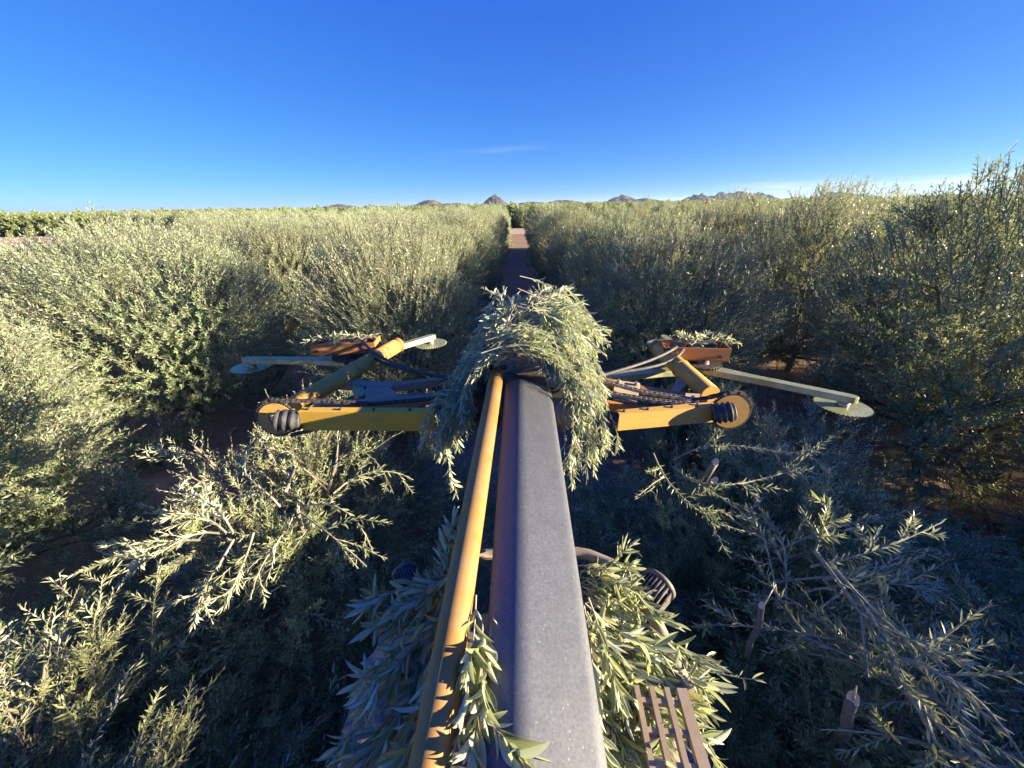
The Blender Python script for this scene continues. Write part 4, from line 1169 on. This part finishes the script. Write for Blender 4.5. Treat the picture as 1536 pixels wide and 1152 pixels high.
# bare stick poking out of the tangle
a_, b_ = at(870, 500, d=2.2), at(910, 535, d=2.1)
root = empty('cut_twig', a_); tag(root, 'thin bare stick poking out of the leaf heap on the boom head', 'twig')
mb = MB(); mb.tube([V(0, 0, 0), b_ - a_], [0.005, 0.003], 8); mb.build('stem', M['twig'], root)

# --- debris lying in the motor trays
for i, (c, lab) in enumerate(((HL + V(-0.02, 0.02, 0.16), 'leaf litter lying in the left motor tray'), (HR + V(-0.06, 0.05, 0.165), 'leaf litter lying in the right motor tray'))):
    g = random.Random(60 + i)
    stems = []
    for k in range(12):
        a = c + V(g.uniform(-0.2, 0.2), g.uniform(-0.06, 0.06), g.uniform(0, 0.02)); d = V(g.gauss(0, 1), g.gauss(0, 0.5), g.uniform(0, 0.25)).normalized() * 0.12
        stems.append([a, a + d * 0.5 + V(0, 0, 0.02), a + d])
    cut_branch(lab, stems, 0.04, 5, 600 + i, sub=1, sub_len=(0.04, 0.08), as_parts=False, stem_r=0.003, K=4)

# --- cut branches lying on the topped rows and on the ground
def lying(label, pts_list, seed, ll=0.06, nodes=16, sub=5, sub_len=(0.2, 0.45), stem_r=0.007, wr=0.18, mat='leaf', group=None, up=0.15, sn=11):
    return cut_branch(label, pts_list, ll * 0.9, nodes + 5, seed, sub=sub, sub_len=sub_len, as_parts=False, stem_r=stem_r, wr=wr, subang=(25, 60), sub_up=up, mat=mat, sub_nodes=sn, group=group, K=8)
lying('sunlit cut branch with comb-like pale twigs pointing left on the left topped bush', [
    [at(330, 800, z=2.42), at(280, 790, z=2.46), at(250, 830, z=2.46), at(200, 850, z=2.42)],
    [at(350, 800, z=2.42), at(330, 760, z=2.5), at(300, 740, z=2.5), at(255, 732, z=2.48)],
    [at(340, 800, z=2.42), at(310, 770, z=2.5), at(280, 765, z=2.5), at(240, 768, z=2.45)],
    [at(300, 810, z=2.42), at(240, 810, z=2.45), at(190, 820, z=2.45), at(140, 815, z=2.40)],
    [at(350, 810, z=2.42), at(330, 850, z=2.42), at(300, 880, z=2.35), at(290, 930, z=2.28)],
    [at(380, 800, z=2.40), at(370, 840, z=2.4), at(350, 880, z=2.35), at(330, 920, z=2.3)]], 701, ll=0.05, mat='leaf_cut_shade_lift', sub=6, sub_len=(0.12, 0.28), up=0.0)
lying('cut branch with a pale arched stem in the middle of the left topped bush', [
    [at(445, 765, z=2.3), at(500, 740, z=2.4), at(540, 770, z=2.35), at(560, 830, z=2.2)],
    [at(445, 765, z=2.3), at(480, 790, z=2.35), at(520, 820, z=2.3), at(550, 850, z=2.2)],
    [at(445, 765, z=2.3), at(420, 820, z=2.3), at(390, 830, z=2.25), at(375, 900, z=2.1)],
    [at(500, 740, z=2.3), at(540, 700, z=2.4), at(590, 700, z=2.35), at(620, 720, z=2.25)]], 702, ll=0.052, sub=4)
lying('long bare-stemmed cut branch slanting across the right topped row', [
    [at(1222, 826, z=2.35), at(1270, 890, z=2.33), at(1320, 950, z=2.25), at(1340, 1010, z=2.2)],
    [at(1240, 840, z=2.33), at(1290, 900, z=2.33), at(1350, 960, z=2.28), at(1420, 1000, z=2.2)],
    [at(1330, 985, z=2.2), at(1400, 990, z=2.3), at(1480, 1040, z=2.2), at(1536, 1140, z=2.0)],
    [at(1330, 985, z=2.2), at(1370, 1050, z=2.25), at(1400, 1100, z=2.15), at(1430, 1170, z=2.0)]], 703, ll=0.06, nodes=14, sub=5, stem_r=0.012)
lying('upright leafy shoot of a cut branch pointing up and right on the right topped row', [
    [at(1215, 850, z=2.3), at(1280, 840, z=2.38), at(1340, 820, z=2.42), at(1415, 782, z=2.5)],
    [at(1222, 830, z=2.3), at(1230, 800, z=2.4), at(1240, 780, z=2.5), at(1245, 752, z=2.6)]], 704, ll=0.055, nodes=24, sub=5, sub_len=(0.12, 0.25))
lying('cut branch lying near the right yellow disc on the topped row, leaves like feathers', [
    [at(1010, 690, z=2.1), at(1080, 640, z=2.5), at(1160, 690, z=2.2), at(1240, 680, z=2.3)],
    [at(1010, 700, z=2.1), at(1060, 760, z=2.5), at(1130, 720, z=2.2), at(1210, 700, z=2.3)],
    [at(980, 680, z=2.3), at(1000, 740, z=2.4), at(1060, 790, z=2.4), at(1130, 800, z=2.3)]], 705, ll=0.055, nodes=36, sub=9)
lying('dusty cut branch with pale forked tips behind the left topped bush under the guard beam', [
    [at(500, 700, z=2.2), at(520, 670, z=2.35), at(560, 660, z=2.3), at(590, 740, z=2.2)],
    [at(420, 760, z=2.1), at(400, 730, z=2.3), at(350, 720, z=2.3), at(360, 668, z=2.4)]], 706, ll=0.05, sub=5)
for i, (px, py, rot, lab) in enumerate([(90, 980, 60, 'cut branch lying on the ground left of the lower topped bush'), (120, 1090, 100, 'green cut shoots standing up in the bottom left corner'), (420, 950, 30, 'dark cut branch on the bare soil left of the big tyre'),
        (620, 740, 80, 'dark cut branch lying in the lane beside the yellow rod'), (930, 760, 100, 'dark cut branch lying in the lane right of the boom'), (1330, 720, 150, 'flattened cut branch on the ground below the right-hand wall of trees'),
        (1480, 880, 20, 'cut branch on the reddish soil at the right edge'), (170, 680, 10, 'cut branch lying between the two left rows'), (480, 860, 60, 'cut branch fallen at the foot of the left topped bush'),
        (1180, 900, 45, 'cut branch resting deep among the stems of the right topped row'), (1420, 1080, 120, 'blue grey feathery cut branch in the bottom right corner')]):
    z = 0.35 if i not in (9, 10, 1) else (2.0, 2.0, 1.0)[[9, 10, 1].index(i)]
    c = at(px, py, z=z); g = random.Random(800 + i); st = []
    for k in range(7):
        a = R(rot + g.uniform(-55, 55)); d = V(math.cos(a), math.sin(a), 0) * g.uniform(0.5, 1.0)
        if i == 1: d = d * 0.45 + V(0, 0, 0.75)
        s0 = c + V(g.gauss(0, .15), g.gauss(0, .15), 0)
        st.append([s0, s0 + d * 0.5 + V(0, 0, 0.18), s0 + d + V(0, 0, 0.02)])
    lying(lab, st, 820 + i, ll=0.06, sub=6, sub_len=(0.2, 0.4), stem_r=0.007 if i != 1 else 0.004, nodes=16 if i != 1 else 34, mat='leaf' if i != 1 else 'leaf_cut_shade_lift')

# low tangle of cuttings that nobody could count, on the soil either side of the machine
def tangle(name, label, spots, seed):
    g = np.random.default_rng(seed); ac = Acc()
    for (x, y, rx, ry, h, n, dx, dy) in spots:
        th = g.random(n) * 6.28; rr_ = np.sqrt(g.random(n))
        st = np.stack([x + rx * rr_ * np.cos(th), y + ry * rr_ * np.sin(th), h * (1 - rr_ ** 2) * g.random(n) + 0.05], 1)
        d = norm(np.stack([dx + g.normal(size=n) * 0.6, dy + g.normal(size=n) * 0.6, 0.25 + 0.35 * g.random(n)], 1))
        P = curves(g, st, d, g.uniform(0.4, 0.8, n), 5, -0.35, 0.10)
        B, _ = branch(g, P, 4, 0.1, 0.9, (20, 50), 0.2, 0.4, 4, 0.0, 0.06)
        ac.add(*tubes(P, np.full(n, 0.004), np.full(n, 0.0015), 3)); ac.add(*tubes(B, np.full(len(B), 0.0025), np.full(len(B), 0.001), 3))
        for Q in (P, B): ac.add(*leaf_geo(g, *leaf_frames(g, Q, 11, 0.055, 0.23), detail=0))
    tag(link(name, ac.mesh(name, M['leaf_cut_shade_lift'])), label, 'cuttings', kind='stuff')  # paler leaf colour chosen to lighten the shade over these cuttings
tangle('cuttings', 'matted olive cuttings lying on the soil left of the machine', [(-3.3, 0.9, 1.0, 0.9, 1.5, 360, -0.5, 0.6), (-2.3, 0.5, 0.9, 0.6, 1.5, 170, 0.4, 0.6), (-1.6, 0.7, 0.6, 0.7, 0.9, 150, 0.3, 0.8), (-4.4, 2.4, 1.0, 1.2, 0.4, 160, 0.5, 0.3), (-2.0, 2.3, 1.0, 0.9, 1.8, 200, -0.4, 0.3), (-1.2, 3.4, 0.9, 1.2, 0.8, 160, 0.8, -0.2)], 31)
tangle('cuttings', 'matted olive cuttings lying on the soil right of the machine', [(2.2, 2.6, 0.9, 0.9, 1.9, 200, 0.4, 0.4), (2.1, 1.3, 0.9, 0.9, 2.0, 260, 0.4, -0.5), (4.2, 2.4, 1.3, 1.4, 1.2, 320, -0.6, -0.6), (1.4, 3.0, 0.8, 1.2, 1.0, 170, -0.5, 0.5), (3.9, 0.7, 1.2, 1.2, 1.5, 300, 0.5, -0.7), (4.8, 5.0, 1.0, 1.4, 0.3, 120, 0.6, 0.2)], 32)

# --- cut stubs with pale sawn ends
def stub(p, q, r, label, splinter=0.0, side=None):
    p, q = Vector(p), Vector(q)
    root = empty('cut_stub', p); tag(root, label, 'branch stub')
    d = (q - p).normalized()
    g = random.Random(int(p.x * 1000) & 255)
    mb = MB(); pts = [V(0, 0, 0)]
    for k in (1, 2, 3): pts.append((q - p) * k / 3 + V(g.gauss(0, .006), g.gauss(0, .006), 0) * (k < 3))
    mb.tube(pts, [r * 1.15, r * 1.05, r, r * 1.02], 12); mb.build('bark', M['bark'], root)
    u = d.orthogonal().normalized(); w = d.cross(u)
    mb = MB(); e = q - p
    ring = [e + (u * math.cos(a) + w * math.sin(a)) * r * 0.98 + d * r * (0.5 + 1.1 * math.cos(a))  for a in [2 * math.pi * k / 12 for k in range(12)]]
    ring0 = [e + (u * math.cos(a) + w * math.sin(a)) * r * 1.0 for a in [2 * math.pi * k / 12 for k in range(12)]]
    R0 = [mb.bm.verts.new(v) for v in ring0]; R1 = [mb.bm.verts.new(v) for v in ring]
    for k in range(12): mb.bm.faces.new((R0[k], R0[(k + 1) % 12], R1[(k + 1) % 12], R1[k]))
    mb.bm.faces.new(R1); mb.bm.faces.new(R0[::-1])
    if splinter: mb.tube([e, e + d * splinter * 0.6 + u * r * .3, e + d * splinter + u * r * .3], [r * 0.4, r * 0.22, r * 0.05], 6)
    mb.build('sawn_end', M['cutwood'], root)
    if side:
        mb = MB(); a = (q - p) * 0.9; mb.tube([a, a + Vector(side) * 0.5 + V(0, 0, .01), a + Vector(side)], [r * 0.4, r * 0.3, r * 0.15], 8); mb.build('side_twig', M['twig'], root)
stub(at(1262, 1105, z=1.95), at(1279, 1050, z=2.22), 0.020, 'thick sawn stub with a splintered pale end in the bottom right corner', 0.09)
stub(at(1120, 985, z=1.95), at(1142, 910, z=2.3), 0.013, 'grey sawn stub with a side twig right of the work lamp', 0, (0.14, 0.12, 0.03))
stub(at(1050, 730, z=2.1), at(1072, 695, z=2.35), 0.022, 'upper of two sawn stubs below the right yellow disc', 0.0)
stub(at(1040, 745, z=2.1), at(1070, 722, z=2.3), 0.020, 'lower of two sawn stubs below the right yellow disc', 0.0)
stub(at(455, 800, z=2.1), at(446, 762, z=2.35), 0.012, 'sawn stub in the middle of the left topped bush', 0.03)
stub(at(440, 700, z=2.1), at(430, 735, z=2.3), 0.010, 'small pale sawn stub at the back of the left topped bush', 0.0)

# --- litter, dry straw and low twigs on the ground: too many to count
def litter(name, n, x0, x1, y0, y1, seed, mat, ll, label, cat, zmax, nodes):
    g = np.random.default_rng(seed)
    st = np.stack([g.uniform(x0, x1, n), g.uniform(y0, y1, n), g.uniform(0.0, zmax, n)], 1)
    keep = g.random(n) < np.clip(0.35 + 0.9 * np.sin(st[:, 0] * 1.3 + 1) * np.sin(st[:, 1] * 0.9), 0.12, 1)
    st = st[keep]
    d = norm(np.stack([g.normal(size=len(st)), g.normal(size=len(st)), 0.25 * np.abs(g.normal(size=len(st)))], 1))
    P = curves(g, st, d, g.uniform(0.2, 0.5, len(st)), 4, -0.1, 0.12)
    ac = Acc(); ac.add(*tubes(P, np.full(len(P), 0.0035), np.full(len(P), 0.0015), 3))
    if nodes: ac.add(*leaf_geo(g, *leaf_frames(g, P, nodes, ll, 0.24), detail=0))
    tag(link(name, ac.mesh(name, M[mat])), label, cat, kind='stuff')
litter('leaf_litter', 2600, -9, 9, -0.5, 13, 5, 'leaf', 0.07, 'fallen olive twigs and leaves littering the reddish soil', 'leaf litter', 0.16, 8)
litter('roadside_weeds', 2600, -75, 2, ROAD0 - 2.2, ROAD0 + 1.2, 8, 'straw', 0.12, 'dry weeds along the near edge of the dirt road', 'weeds', 0.3, 6)
litter('dry_straw', 5200, -8, 8, 0, 13, 6, 'straw', 0.05, 'thin dry straw lying on the reddish soil', 'straw', 0.08, 0)

# ------------------------------------------------------------------ haze: one closed box of pale air round everything
mb = MB(); mb.box((0, 3000, 49.0), (19000, 19000, 102.0))
t = bpy.data.materials.new('pale air'); t.use_nodes = True; t.node_tree.nodes.clear()
o_ = t.node_tree.nodes.new('ShaderNodeOutputMaterial'); pv = t.node_tree.nodes.new('ShaderNodeVolumePrincipled')
pv.inputs['Color'].default_value = (0.62, 0.82, 1.0, 1); pv.inputs['Density'].default_value = 0.00006; pv.inputs['Anisotropy'].default_value = 0.3
t.node_tree.links.new(pv.outputs[0], o_.inputs['Volume'])
hz = mb.build('haze', t); tag(hz, 'pale blue air thickening towards the mountains', 'haze', kind='stuff')
